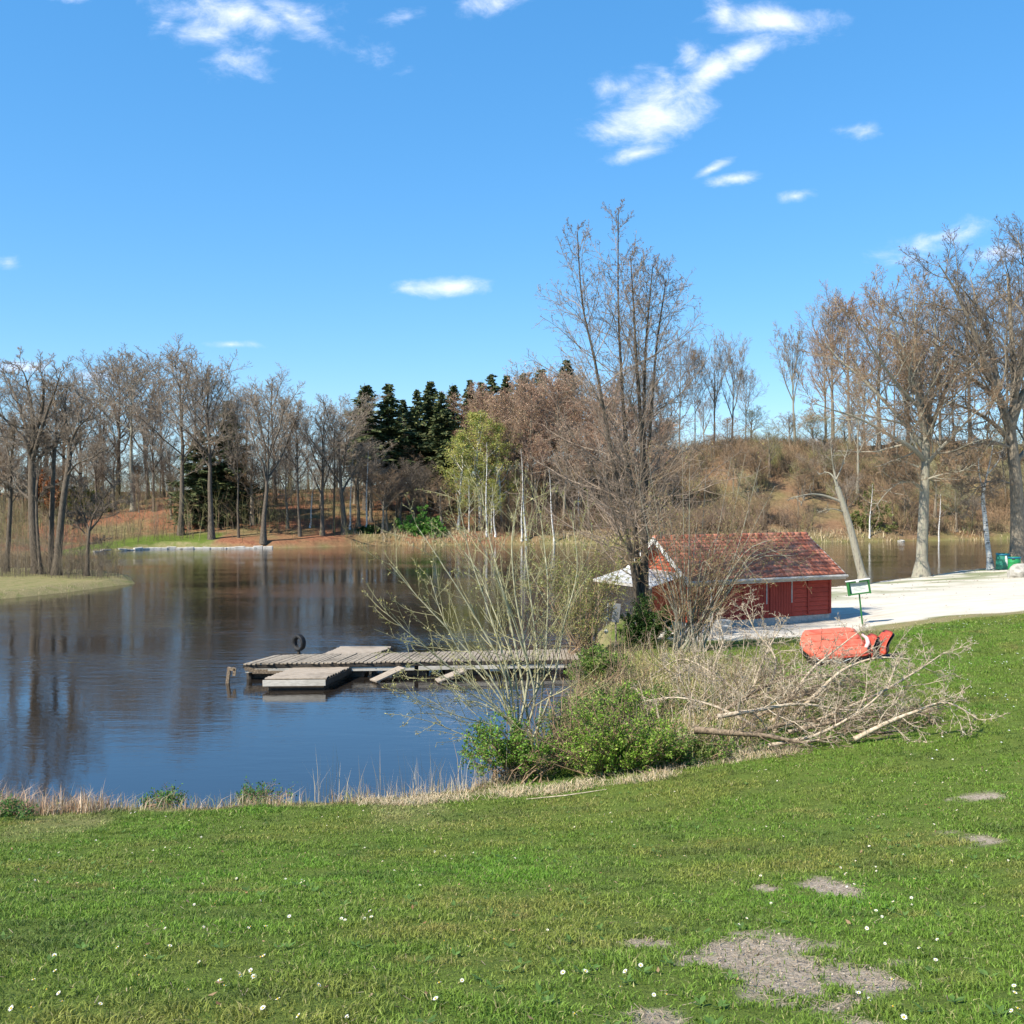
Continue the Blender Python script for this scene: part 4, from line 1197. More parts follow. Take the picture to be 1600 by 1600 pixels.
def spawn(S, rng, pts, rad, lvl, P):
    """branches along a line; P[k] describes the k-th order of branching"""
    if lvl >= len(P): return
    Q = P[lvl]
    if lvl == len(P) - 1 and lvl > 0:            # the finest twigs are grown all at once
        S['todo', id(Q), len(pts)].append((pts, rad, lvl, Q)); return
    n = Q['n'] if not callable(Q['n']) else Q['n'](lvl)
    n = max(1, int(n + rng.random()))
    m = len(pts) - 1
    L = sum(math.dist(pts[i], pts[i + 1]) for i in range(m))
    az = rng.uniform(0, 6.28)
    for i in range(n):
        f = (i + rng.random()) / n
        t = Q['t0'] + (Q.get('t1', 1.0) - Q['t0']) * f
        x = t * m; k = min(int(x), m - 1); fr = x - k
        a, b = pts[k], pts[k + 1]
        p = (a[0] + (b[0] - a[0]) * fr, a[1] + (b[1] - a[1]) * fr, a[2] + (b[2] - a[2]) * fr)
        tg = norm((b[0] - a[0], b[1] - a[1], b[2] - a[2]))
        az += 2.4 + rng.uniform(-.5, .5)
        ang = math.radians(rng.gauss(Q['ang'], Q.get('jit', 8)) * (1 - Q.get('close', 0) * t))
        d = dir_off(rng, tg, ang, az)
        if Q.get('flat'): d = norm((d[0], d[1], d[2] * (1 - Q['flat'])))
        sh = Q['shape'](t) if 'shape' in Q else (1 - .55 * t)
        l = (Q['len'] if 'len' in Q else Q['ratio'] * L) * sh * rng.uniform(.7, 1.25)
        rr = rad[k] + (rad[k + 1] - rad[k]) * fr
        r0 = max(Q.get('rmin', .008), min(rr * Q.get('rk', .6), l * Q.get('rl', .022)))
        q, r = grow_line(rng, p, d, l, r0, max(Q.get('rmin', .008) * .6, r0 * .25), Q.get('seg', 4), Q.get('wander', .12), Q.get('up', .05))
        S[lvl + 1].append((q, r))
        spawn(S, rng, q, r, lvl + 1, P)

def unit(a):
    return a / (np.linalg.norm(a, axis=-1, keepdims=True) + 1e-9)

def finish(S, seed=0):
    """grow the finest twigs of a whole tree together"""
    r_ = np.random.RandomState(seed + 9000)
    for key in [k for k in S if isinstance(k, tuple)]:
        jobs = S.pop(key); lvl, Q = jobs[0][2], jobs[0][3]
        A = np.array([j[0] for j in jobs], float); Rd = np.array([j[1] for j in jobs], float)
        B, m1, _ = A.shape; m = m1 - 1
        L = np.linalg.norm(np.diff(A, axis=1), axis=2).sum(1)
        cnt = np.maximum(1, (Q['n'] + r_.rand(B)).astype(int)); i = np.repeat(np.arange(B), cnt); n = len(i)
        t = Q['t0'] + (Q.get('t1', 1.0) - Q['t0']) * r_.rand(n)
        x = t * m; k = np.minimum(x.astype(int), m - 1); f = (x - k)[:, None]
        a, b = A[i, k], A[i, k + 1]
        p = a * (1 - f) + b * f; tg = unit(b - a)
        ref = np.where(np.abs(tg[:, 2:3]) < .9, np.array([[0, 0, 1.]]), np.array([[1., 0, 0]]))
        u = unit(np.cross(tg, ref)); w = np.cross(tg, u)
        az = r_.rand(n) * 6.283; an = np.radians(Q['ang'] + Q.get('jit', 8) * r_.randn(n))
        d = tg * np.cos(an)[:, None] + (u * np.cos(az)[:, None] + w * np.sin(az)[:, None]) * np.sin(an)[:, None]
        l = (Q['len'] if 'len' in Q else Q['ratio'] * L[i]) * (1 - .55 * t) * (.7 + .55 * r_.rand(n))
        rr = Rd[i, k] * (1 - f[:, 0]) + Rd[i, k + 1] * f[:, 0]
        r0 = np.maximum(Q.get('rmin', .008), np.minimum(rr * Q.get('rk', .6), l * Q.get('rl', .022)))
        r1 = np.maximum(Q.get('rmin', .008) * .6, r0 * .25)
        ns = Q.get('seg', 4); pts = [p]; rad = [r0]
        for s_ in range(ns):
            d = d + r_.randn(n, 3) * Q.get('wander', .12); d[:, 2] += Q.get('up', .05); d = unit(d)
            p = p + d * (l / ns)[:, None]; pts.append(p); rad.append(r0 + (r1 - r0) * (s_ + 1) / ns)
        PT = np.stack(pts, 1); RD = np.stack(rad, 1)
        S[lvl + 1].extend((PT[q], RD[q]) for q in range(n))

def skeleton(seed, stems, P):
    rng = random.Random(seed); S = defaultdict(list)
    for pts, rad in stems:
        S[0].append((pts, rad)); spawn(S, rng, pts, rad, 0, P)
    finish(S, seed)
    return S

def wood(S, lo, hi, name, sides={0: 9, 1: 6, 2: 4, 3: 3, 4: 3, 5: 3}):
    return tubes_mesh(name, [(S[k], sides[k]) for k in range(lo, hi + 1) if S[k]])

def straight(H, r, rng, lean=(0, 0), wob=.02, n=9, flare=1.5, top=.12):
    pts = []; rad = []; dx = dy = 0
    for k in range(n + 1):
        t = k / n
        dx += rng.gauss(0, wob) * H / n; dy += rng.gauss(0, wob) * H / n
        pts.append((lean[0] * t + dx, lean[1] * t + dy, H * t - .25 * (k == 0)))
        rad.append(r * ((flare if k == 0 else 1) * (1 - t) + top * t))
    return [(pts, rad)]

def quads_at(P, size, rs_, up_bias=0.0, aspect=.55):
    """leaf-sized faces with random facing"""
    n = len(P)
    d = rs_.randn(n, 3); d[:, 2] += up_bias; d /= np.linalg.norm(d, axis=1, keepdims=True)
    e = np.cross(d, rs_.randn(n, 3)); e /= np.linalg.norm(e, axis=1, keepdims=True) + 1e-9
    s = (size * (.6 + .8 * rs_.rand(n)))[:, None]
    a = d * s; b_ = e * s * aspect * .5
    V = np.stack([P, P + a * .5 + b_, P + a, P + a * .5 - b_], 1).reshape(-1, 3)
    return V, np.arange(n * 4).reshape(-1, 4)

def leaves_on(lines, per, size, cols, rs_, spread=.03, aspect=.55, tail=.35):
    """scatter leaves along twigs; colours are the leaves' own"""
    P = []; G = defaultdict(list)
    for pts, _ in lines: G[len(pts)].append(pts)
    for L in G.values():
        A = np.array([q if isinstance(q, np.ndarray) else [(v[0], v[1], v[2]) for v in q] for q in L], float); m = A.shape[1] - 1
        cnt = np.full(len(A), per) if isinstance(per, int) else (per + rs_.rand(len(A))).astype(int)
        b_ = np.repeat(np.arange(len(A)), cnt)
        x = (tail + (1 - tail) * rs_.rand(len(b_))) * m; i = np.minimum(x.astype(int), m - 1); f = (x - i)[:, None]
        P.append(A[b_, i] * (1 - f) + A[b_, i + 1] * f)
    P = np.concatenate(P); P = P + rs_.randn(*P.shape) * spread
    V, Q = quads_at(P, size, rs_, .3, aspect)
    c = np.array(cols)[rs_.randint(0, len(cols), len(P))] * (.65 + .7 * rs_.rand(len(P), 1))
    return V, Q, np.repeat(c, 4, 0)

# --- the forest trees' shapes, each modelled once and then copied
FOREST = []
def crown_round(t): return max(.25, math.sin(math.pi * min(1, .22 + .72 * t)) ** .8)
for s in range(9):
    rng = random.Random(100 + s)
    H = 16.0
    t0 = rng.uniform(.30, .46)
    P = [dict(n=18 + s % 4, t0=t0, ang=54, jit=10, close=.42, len=H * .40, shape=lambda t, a=t0: crown_round((t - a) / (1 - a)), up=.09, wander=.13, seg=7, rl=.016, rk=.55, rmin=.03),
         dict(n=10, t0=.18, ang=40, jit=11, ratio=.44, up=.09, wander=.11, seg=5, rl=.012, rmin=.017),
         dict(n=7.5, t0=.15, ang=38, jit=12, ratio=.50, up=.06, wander=.10, seg=3, rl=.011, rmin=.012),
         dict(n=4.2, t0=.15, ang=34, jit=13, ratio=.66, up=.04, wander=.07, seg=2, rl=.010, rmin=.010)]
    if s % 3 == 1:     # forked low, several ascending limbs
        P[0].update(n=9, ang=30, close=.2, len=H * .52, up=.05, rl=.022, rk=.75, wander=.08); P[1].update(n=15, ratio=.34); P[2].update(n=9)
    stems = straight(H * (.97 if s % 3 != 1 else .72), .19 + .035 * (s % 3), rng, (rng.uniform(-.6, .6), 0), .03)
    S = skeleton(200 + s, stems, P)
    r_ = np.random.RandomState(250 + s)
    V, Q, C = leaves_on(S[4], .55, .15, [(.50, .33, .23), (.56, .38, .27), (.42, .28, .19), (.52, .40, .24)], r_, .05, .6)
    FOREST.append((wood(S, 0, 1, 'forest_trunk'), wood(S, 2, 4, 'forest_crown'), mesh_np('forest_buds', V, Q, None, C, smooth=False), H))

def forest_tree(px, D, top, kind, label, group, name='bare_tree', bark='bark_grey', twig='twig_grey', wid=1.0, base=None, cat='tree', rot=None, lean=0):
    """a copy of a forest tree whose foot stands on the slope and whose top reaches the photo's height"""
    tr, cr, bd, H0 = FOREST[kind % len(FOREST)]
    x = xat(px, D); z = gz(x, D) if base is None else base
    zt = at(px, top, D).z
    H = max(1.5, zt - z)
    rg = random.Random(int(px * 7 + D * 13 + top))
    e = empty(name, (x, D, z - .05), rot if rot is not None else rg.uniform(0, 6.28), label, cat, group)
    sc = H / H0
    e.scale = (sc * wid, sc * wid, sc)
    e.rotation_euler.y = lean
    for nm, me, mt in (('trunk', tr, bark), ('crown', cr, twig)):
        o = bpy.data.objects.new(nm, me); COL.objects.link(o); o.parent = e
        if not me.materials: me.materials.append(None)
        o.material_slots[0].link = 'OBJECT'; o.material_slots[0].material = M[mt]
    if name == 'budding_tree':
        b_ = bpy.data.objects.new('buds', bd); COL.objects.link(b_); b_.parent = o
        if not bd.materials: bd.materials.append(M['leaf'])
    return e

GL = 'bare trees on the leaf-covered slope across the lake, left half'
for i, (px, D, top, kind, wid, lab) in enumerate([
    (280, 107, 573, 0, 1.15, 'big bare broad-crowned tree at the foot of the leafy slope, above the stone edging'),
    (208, 118, 578, 3, 1.15, 'tall bare tree with pale lower trunk halfway up the red leaf slope'),
    (240, 117, 640, 2, .7, 'thin bare tree leaning on the red leaf slope beside the tall pale trunk'),
    (330, 105, 588, 5, .9, 'bare tree at the waterside in front of the dark round conifers'),
    (373, 106, 640, 6, .6, 'slim straight bare tree between dark conifers and the twin-crowned waterside tree'),
    (411, 104.5, 592, 4, 1.0, 'twin-crowned bare tree at the right end of the stone edging'),
    (430, 125, 606, 8, .9, 'bare tree with a dark clump in its fork, standing high on the slope'),
    (470, 108, 640, 6, .8, 'leaning bare tree at the water left of the broad pale-topped crown'),
    (503, 109, 618, 7, .9, 'bare dark-trunked waterside tree left of the tallest pale-topped crown'),
    (537, 110, 611, 1, 1.15, 'bare pale-topped broad tree just left of the first tall conifer'),
    (522, 110.5, 655, 2, .5, 'thin bare waterside tree in the cluster left of the conifers')]):
    forest_tree(px, D, top, kind, lab, GL, wid=wid * 1.3, bark='bark_dark' if i != 1 else 'bark_lichen')
rg = random.Random(77)
for i, (px, D, top) in enumerate([(15, 128, 640), (45, 134, 622), (100, 132, 606), (128, 126, 598), (158, 127, 588), (185, 131, 580), (232, 138, 590), (258, 140, 604), (305, 134, 596), (345, 138, 610), (385, 136, 622), (452, 142, 660), (482, 138, 668), (560, 140, 640), (578, 146, 650), (640, 148, 660), (70, 140, 640), (-25, 130, 600), (-70, 124, 585), (20, 118, 690), (150, 116, 690)]):
    forest_tree(px, D, top, i * 2 + 1, 'bare tree of the thin wood behind the first row on the far left slope', 'background trees on the far left slope', wid=1.15 + .3 * rg.random(), twig='twig_grey' if i % 3 else 'twig_brown', bark='bark_dark')

# low scrubby trees under the tall ones
rg = random.Random(78)
for i in range(78):
    px = rg.uniform(-60, 700); D = rg.uniform(111, 140); z_ = gz(xat(px, D), D)
    h_ = rg.uniform(3.5, 9); top = 772 - (z_ + h_ - CAMZ) * FOC / D
    if D < 116 and px > 150 and px < 260: continue
    forest_tree(px, D, top, i * 2 + 3, 'low scrubby bare tree in the understorey of the far left wood', 'low scrubby trees in the far left wood', 'scrub_tree', wid=rg.uniform(1.6, 2.4), twig=('twig_grey', 'twig_brown', 'twig_dark')[i % 3])
for i in range(84):
    px = rg.uniform(760, 1640); D = rg.uniform(119, 158); z_ = gz(xat(px, D), D)
    h_ = rg.uniform(3.0, 6.5); top = 772 - (z_ + h_ - CAMZ) * FOC / D
    forest_tree(px, D, top, i * 2 + 4, 'low scrubby bare tree on the right slope or its ridge', 'low scrubby trees on the right slope', 'scrub_tree', wid=rg.uniform(1.6, 2.4), twig=('twig_grey', 'twig_brown', 'twig_olive')[i % 3])

GR = 'bare trees along the ridge on the right'
for i, (px, D, top, kind, wid, tw, lab) in enumerate([
    (1115, 150, 526, 7, .75, 'twig_grey', 'tall bare ridge tree, left one of the pair right of the alder'),
    (1143, 151, 520, 1, .75, 'twig_grey', 'tall bare ridge tree, right one of the pair right of the alder'),
    (1242, 152, 499, 4, .85, 'twig_grey', 'tall fan-shaped bare tree standing alone on the ridge above the hut roof'),
    (1063, 146, 545, 0, .8, 'twig_brown', 'bare ridge tree just right of the dark alder trunks, thin brown crown'),
    (1085, 148, 560, 3, .7, 'twig_dark', 'dark bare ridge tree between the alder and the pair'),
    (1300, 153, 492, 5, .95, 'twig_grey', 'bare ridge tree right of the lone fan-shaped tree'),
    (1330, 150, 482, 6, 1.0, 'twig_red', 'reddish-twigged bare ridge tree behind the leaning trunk'),
    (1372, 152, 478, 8, 1.0, 'twig_brown', 'brown-twigged bare ridge tree left of the big beach oak'),
    (1418, 156, 500, 2, 1.0, 'twig_grey', 'bare ridge tree directly behind the crown of the beach oak'),
    (1470, 154, 488, 0, 1.0, 'twig_brown', 'bare ridge tree between the two big oaks'),
    (1515, 158, 480, 5, 1.0, 'twig_grey', 'bare ridge tree behind the left limbs of the largest oak'),
    (1570, 156, 470, 3, 1.0, 'twig_brown', 'bare ridge tree behind the trunk of the largest oak'),
    (1640, 156, 470, 6, 1.0, 'twig_grey', 'bare ridge tree at the right edge beyond the largest oak'),
    (1340, 132, 560, 7, .8, 'twig_grey', 'bare tree standing halfway down the right slope with pale lower trunk')]):
    forest_tree(px, D, top, kind, lab, GR, wid=wid, twig=tw, bark='bark_lichen' if i in (2, 13) else 'bark_grey')
for i, (px, D, top) in enumerate([(1030, 150, 575), (1005, 148, 590), (1290, 162, 540), (1350, 164, 540), (1395, 165, 535), (1440, 166, 540), (1490, 164, 540), (1540, 166, 545), (1600, 162, 545), (1100, 160, 610), (1165, 158, 590), (960, 150, 600), (930, 152, 605), (1690, 150, 500)]):
    forest_tree(px, D, top, i * 2 + 1, 'bare tree of the thin back row on the ridge, half hidden by those in front', 'back row trees on the right ridge', wid=.95, twig=('twig_brown', 'twig_grey', 'twig_red')[i % 3])

# reddish budding wood right of the conifers
for i, (px, D, top) in enumerate([(752, 128, 620), (775, 124, 622), (790, 132, 592), (815, 127, 590), (832, 122, 610), (850, 131, 588), (868, 126, 598), (890, 133, 592), (906, 124, 612), (925, 130, 610), (945, 122, 625), (965, 128, 615), (985, 121, 640), (795, 118, 660), (840, 117.5, 665), (880, 117.5, 670), (920, 118, 675), (735, 126, 650), (1015, 120, 650), (1040, 121, 660)]):
    top += 10
    forest_tree(px, D, top, i * 4 + 2, 'tree of the reddish budding wood between the dark conifers and the alder', 'reddish trees behind the willow', 'budding_tree', wid=1.25, twig=('twig_red', 'twig_brown', 'twig_red', 'twig_grey')[i % 4], bark='bark_grey')

# fresh green birches, leaves out
FR = []
for s in range(2):
    rng = random.Random(300 + s); H = 13.0
    P = [dict(n=20, t0=.22, ang=48, close=.3, len=H * .27, shape=lambda t: math.sin(math.pi * min(1, .25 + .7 * t)), up=.06, wander=.12, seg=6, rl=.014, rmin=.02),
         dict(n=9, t0=.2, ang=42, ratio=.42, up=-.02, wander=.16, seg=4, rl=.012, rmin=.012),
         dict(n=5, t0=.2, ang=40, ratio=.5, up=-.05, wander=.16, seg=3, rl=.01, rmin=.008)]
    S = skeleton(310 + s, straight(H, .13, rng, (.5, 0), .03), P)
    r_ = np.random.RandomState(320 + s)
    V, Q, C = leaves_on(S[3] + S[2], 7, .105, [(.34, .38, .09), (.44, .42, .11), (.27, .34, .08), (.48, .40, .13)], r_, .16, .8)
    FR.append((wood(S, 0, 1, 'birch_trunk'), wood(S, 2, 3, 'birch_twigs'), mesh_np('birch_leaves', V, Q, None, C, smooth=False), H))
for i, (px, D, top, wid, lab) in enumerate([(716, 115, 682, 1.0, 'leftmost of the yellow-green birches beyond the lake, golden top'), (752, 116, 648, 1.1, 'tallest yellow-green birch beyond the lake, centre of the clump'), (783, 117, 668, 1.0, 'yellow-green birch at the right of the clump, beside the reddish wood'), (732, 114, 735, .9, 'low bright yellow-green birch in front of the clump'), (768, 113.5, 752, .9, 'low fresh green birch at the waterline under the tallest one')]):
    tr, tw, lv, H0 = FR[i % 2]
    x = xat(px, D); z = gz(x, D); sc = (at(px, top, D).z - z) / H0
    e = empty('leafing_birch', (x, D, z), i * 1.3, lab, 'birch tree', 'yellow-green birches across the lake'); e.scale = (sc * wid * 1.6, sc * wid * 1.6, sc)
    for nm, me, mt in (('trunk', tr, 'birch_bark'), ('crown', tw, 'twig_olive')):
        o = bpy.data.objects.new(nm, me); COL.objects.link(o); o.parent = e
        if not me.materials: me.materials.append(M[mt])
        if nm == 'crown':
            l = bpy.data.objects.new('leaves', lv); COL.objects.link(l); l.parent = o
            if not lv.materials: lv.materials.append(M['leaf'])
# slim white birch stems at the far waterline
rng = random.Random(41)
P = [dict(n=9, t0=.35, ang=40, len=1.5, up=.1, wander=.14, seg=4, rl=.012, rmin=.018), dict(n=5, t0=.2, ang=40, ratio=.5, up=.0, wander=.16, seg=3, rl=.012, rmin=.012)]
S = skeleton(42, straight(8, .10, rng, (.3, 0), .05), P)
WB = (wood(S, 0, 0, 'white_birch_trunk'), wood(S, 1, 2, 'white_birch_twigs'))
for i, (px, by, top, lean, lab) in enumerate([(546, 850, 700, .02, 'slim white birch in front of the leaf slope, left of the holly bush'), (572, 846, 690, .0, 'slim white birch behind the dark holly bush'), (760, 848, 690, -.02, 'slim white birch under the green crowns'), (774, 848, 780, -.12, 'short white birch leaning left under the green crowns'), (815, 846, 745, -.02, 'slim white birch under the reddish wood, left of two'), (822, 846, 700, -.08, 'slim white birch under the reddish wood, right of two'), (866, 842, 730, -.10, 'white birch leaning left at the far waterline right of the reddish wood'), (905, 842, 740, -.06, 'slim white birch seen through the alder twigs'), (484, 850, 730, .05, 'pale slim tree at the far waterline by the leaning bare tree'), (1468, 842, 770, -.03, 'slim pale stem at the foot of the right slope behind the beach oak'), (1359, 842, 755, 0, 'slim pale stem at the foot of the right slope behind the leaning trunk')]):
    D = 112 if px < 900 else 119
    x = xat(px, D); z = gz(x, D); h = at(px, top, D).z - z
    e = empty('white_birch', (x, D, z - .1), i * 2.1, lab, 'birch tree', 'slim white birches along the far shore'); e.scale = (1.1, 1.1, h / 8)
    e.rotation_euler = (0, lean, 0); 
    for nm, me, mt in (('trunk', WB[0], 'birch_bark'), ('crown', WB[1], 'twig_grey')):
        o = bpy.data.objects.new(nm, me); COL.objects.link(o); o.parent = e
        if not me.materials: me.materials.append(M[mt])

# --- conifers
CON = []
for s in range(4):
    rng = random.Random(400 + s); H = 16.0; r_ = np.random.RandomState(400 + s)
    stems = straight(H, .22, rng, (0, 0), .008, top=.06)
    bl = []; P_ = []; D_ = []
    t = .26 if s != 3 else .06
    while t < .985:
        nb = rng.randint(3, 6)
        w = (1 - t) ** (.85 if s % 2 else .75) * H * (.175 if s != 3 else .20) * rng.uniform(.65, 1.2) + .07
        if t < .36 and s != 3: w *= rng.uniform(.25, .8)
        for b_ in range(nb):
            if rng.random() < .10: continue
            a = rng.uniform(0, 6.28); l = w * rng.uniform(.6, 1.2)
            sl = (.45 * t * t - .18) + rng.uniform(-.1, .1)
            q, r = grow_line(rng, (0, 0, H * t), norm((math.cos(a), math.sin(a), sl)), l, .045, .012, 4, .05, -.02 + .10 * t)
            bl.append((q, r))
            A = np.array(q); k = int(12 + l * 20)
            x = (r_.rand(k) ** .8) * 4; i = np.minimum(x.astype(int), 3); f = (x - i)[:, None]
            pp = A[i] * (1 - f) + A[i + 1] * f
            pp += r_.randn(k, 3) * np.array([.17, .17, .15]) * (.4 + l * .3)
            dd = np.stack([math.cos(a) + r_.randn(k) * .8, math.sin(a) + r_.randn(k) * .8, -.35 + r_.randn(k) * .35], -1)
            P_.append(pp); D_.append(dd)
        t += rng.uniform(.009, .020)
    PP = np.concatenate(P_); DD = np.concatenate(D_); DD /= np.linalg.norm(DD, axis=1, keepdims=True)
    n = len(PP); e_ = np.cross(DD, r_.randn(n, 3)); e_ /= np.linalg.norm(e_, axis=1, keepdims=True)
    tz = np.clip(PP[:, 2] / H, 0, 1); L = ((.28 + .38 * r_.rand(n)) * (1.15 - .75 * tz ** 4))[:, None]; W = (.07 + .07 * r_.rand(n))[:, None]
    V = np.stack([PP - DD * L * .2, PP + DD * L * .3 + e_ * W, PP + DD * L * .8, PP + DD * L * .3 - e_ * W], 1).reshape(-1, 3)
    cc = np.array([(.065, .092, .034), (.095, .115, .042), (.045, .068, .030), (.12, .125, .048)])[r_.randint(0, 4, n)] * (.6 + .8 * r_.rand(n, 1))
    CON.append((tubes_mesh('conifer_trunk', [(stems, 8), (bl, 3)]), mesh_np('conifer_needles', V, np.arange(4 * n).reshape(-1, 4), None, np.repeat(cc, 4, 0), smooth=False), H))
def conifer(px, D, top, kind, wid, label, group):
    tr, nd, H0 = CON[kind % 4]
    x = xat(px, D); z = gz(x, D); sc = (at(px, top, D).z - z) / H0
    e = empty('conifer', (x, D, z - .1), px * .37, label, 'conifer', group); e.scale = (sc * wid * 1.55, sc * wid * 1.55, sc)
    for nm, me, mt in (('trunk', tr, 'bark_dark'), ('crown', nd, 'needle')):
        o = bpy.data.objects.new(nm, me); COL.objects.link(o); o.parent = e
        if not me.materials: me.materials.append(M[mt])
GC = 'dark conifers on the far slope'
for px, D, top, kind, wid, lab in [
    (572, 122, 597, 1, 1.25, 'dark green conifer with broad rounded top, first of the row from the left'),
    (608, 124, 597, 0, 1.05, 'dark conifer with a pointed top, second of the row from the left'),
    (652, 126, 606, 2, .8, 'narrow dark conifer beside the gap in the conifer row'),
    (673, 128, 593, 0, .95, 'dark conifer right of the gap, olive-tinted with a sharp tip'),
    (690, 124, 610, 2, .9, 'shorter dark conifer in the middle of the row right of the gap'),
    (708, 130, 597, 1, .9, 'dark pointed conifer in the right half of the row'),
    (734, 134, 591, 0, .8, 'conifer with a narrow spire behind the right half of the row'),
    (768, 136, 582, 2, 1.0, 'tallest dark conifer spire at the right end above the reddish wood'),
    (752, 140, 592, 1, .8, 'conifer top peeping over the reddish wood beside the tallest spire'),
    (630, 138, 622, 0, .9, 'dimmer conifer standing behind the gap of the row'),
    (845, 146, 572, 1, 1.1, 'conifer top showing above the reddish wood left of the alder'),
    (885, 146, 560, 0, 1.0, 'pointed conifer top directly behind the alder twigs'),
    (792, 138, 584, 0, .9, 'dark conifer right of the tallest spire, partly behind the reddish wood'),
    (818, 142, 580, 2, .9, 'dark conifer between the tallest spire and the alder, tip above the reddish wood')]:
    conifer(px, D, top, kind, wid, lab, GC)
for px, D, top, kind, wid, lab in [
    (312, 112, 668, 3, 1.15, 'rounded dark green conifer low among the bare trees on the left, left of two'),
    (357, 114, 622, 3, .85, 'taller thin dark conifer among the bare trees on the left, right of two')]:
    conifer(px, D, top, kind, wid, lab, GC)
# ------------------------------------------------------------------ single trees, each modelled for itself
def own_tree(name, origin, label, cat, S, split, bark, twig, group=None, extra=None):
    """stems and limbs as trunk, the rest as crown"""
    finish(S, len(label))
    e = empty(name, origin, 0, label, cat, group)
    o = Vector(origin)
    hi = max(k for k in S if S[k])
    oa = np.array(o)
    def loc(lines): return [(np.asarray(q, float) - oa, r) for q, r in lines]
    sides = {0: 12, 1: 7, 2: 4, 3: 3, 4: 3, 5: 3}
    link('trunk', tubes_mesh('trunk', [(loc(S[k]), sides[k]) for k in range(0, split + 1) if S[k]]), M[bark], e)
    cr = link('crown', tubes_mesh('crown', [(loc(S[k]), sides[k]) for k in range(split + 1, hi + 1) if S[k]]), M[twig], e)
    if extra:
        for nm, (V, Q, C), mt in extra:
            link(nm, mesh_np(nm, np.asarray(V) - np.array(o), Q, None, C, smooth=False), M[mt], cr)
    return e

def pix_line(pts, D, r0, r1, rng, dj=0.0, flare=1.6, dD=0.0):
    """a stem through photo pixels at distance D, smoothed"""
    k = len(pts); P = [at(px, py, D + dD * i / max(1, k - 1) + (rng.uniform(-dj, dj) if 0 < i else 0)) for i, (px, py) in enumerate(pts)]
    out = []; n = (k - 1) * 4
    for i in range(n + 1):
        x = i / 4; a = min(int(x), k - 2); t = x - a
        p0, p1, p2, p3 = P[max(a - 1, 0)], P[a], P[a + 1], P[min(a + 2, k - 1)]
        q = .5 * ((2 * p1) + (p2 - p0) * t + (2 * p0 - 5 * p1 + 4 * p2 - p3) * t * t + (3 * p1 - p0 - 3 * p2 + p3) * t ** 3)
        out.append(tuple(q))
    rad = [r0 + (r1 - r0) * (i / n) ** .72 for i in range(n + 1)]
    if flare: rad[0] *= flare; rad[1] *= 1 + (flare - 1) * .35
    return out, rad

def foot(px, py, D):
    q = at(px, py, D); return (q.x, q.y, gz(q.x, q.y))

OAK = [dict(n=15, t0=.06, ang=50, jit=13, ratio=.50, up=.06, wander=.13, seg=7, rl=.016, rk=.55, rmin=.022),
       dict(n=10, t0=.14, ang=44, jit=13, ratio=.44, up=.06, wander=.14, seg=5, rl=.012, rmin=.013),
       dict(n=7.5, t0=.14, ang=40, jit=14, ratio=.48, up=.05, wander=.12, seg=3, rl=.011, rmin=.009),
       dict(n=3.0, t0=.15, ang=36, jit=14, ratio=.66, up=.04, wander=.08, seg=2, rl=.010, rmin=.0072)]
def oak(name, label, D, trunk, limbs, rt, seed, bark, twig, P=OAK, group=None, dj=1.6, cat='tree'):
    rng = random.Random(seed)
    stems = [pix_line(trunk, D, rt, rt * .55, rng, 0, 1.7)]
    S = defaultdict(list); S[0].append(stems[0])
    for pts, r0, dD in limbs:
        q = pix_line(pts, D, r0, max(.012, r0 * .07), rng, .25, 0, dD)
        S[0].append(q); spawn(S, rng, q[0], q[1], 0, P)
    f = foot(trunk[0][0], trunk[0][1], D)
    # root the trunk in the ground
    p0 = stems[0][0]; p0[0] = (p0[0][0], p0[0][1], f[2] - .3)
    return own_tree(name, f, label, cat, S, 1, bark, twig, group)

# right: the oak at the beach and the largest oak at the picture's edge
oak('oak_tree', 'stout bare oak with pale trunk at the beach edge, left of the two bins', 64,
    [(1440, 893), (1441, 850), (1444, 780), (1446, 720), (1448, 680)],
    [([(1447, 690), (1440, 655), (1432, 610), (1415, 560), (1395, 505), (1375, 468)], .26, -1), ([(1448, 690), (1452, 640), (1460, 580), (1462, 520), (1458, 460)], .26, 1.5),
     ([(1449, 690), (1462, 650), (1480, 600), (1500, 555), (1515, 510)], .2, 3), ([(1446, 720), (1425, 700), (1390, 680), (1345, 655), (1300, 640), (1272, 630)], .2, -3),
     ([(1447, 705), (1420, 670), (1385, 630), (1345, 590), (1310, 560), (1290, 535)], .2, 2), ([(1448, 725), (1470, 700), (1500, 670), (1530, 640), (1560, 625)], .16, -2),
     ([(1444, 770), (1430, 755), (1405, 755), (1385, 770), (1370, 790)], .09, -1.5), ([(1446, 750), (1470, 742), (1505, 735), (1530, 720)], .09, -2), ([(1446, 735), (1415, 722), (1390, 722), (1375, 740)], .08, 1.5),
     ([(1440, 640), (1410, 610), (1380, 570), (1350, 520), (1335, 490)], .15, -3), ([(1449, 680), (1440, 620), (1428, 560), (1430, 500), (1425, 450)], .2, 3)], .40, 11, 'bark_lichen', 'twig_brown', group='big oaks by the beach')
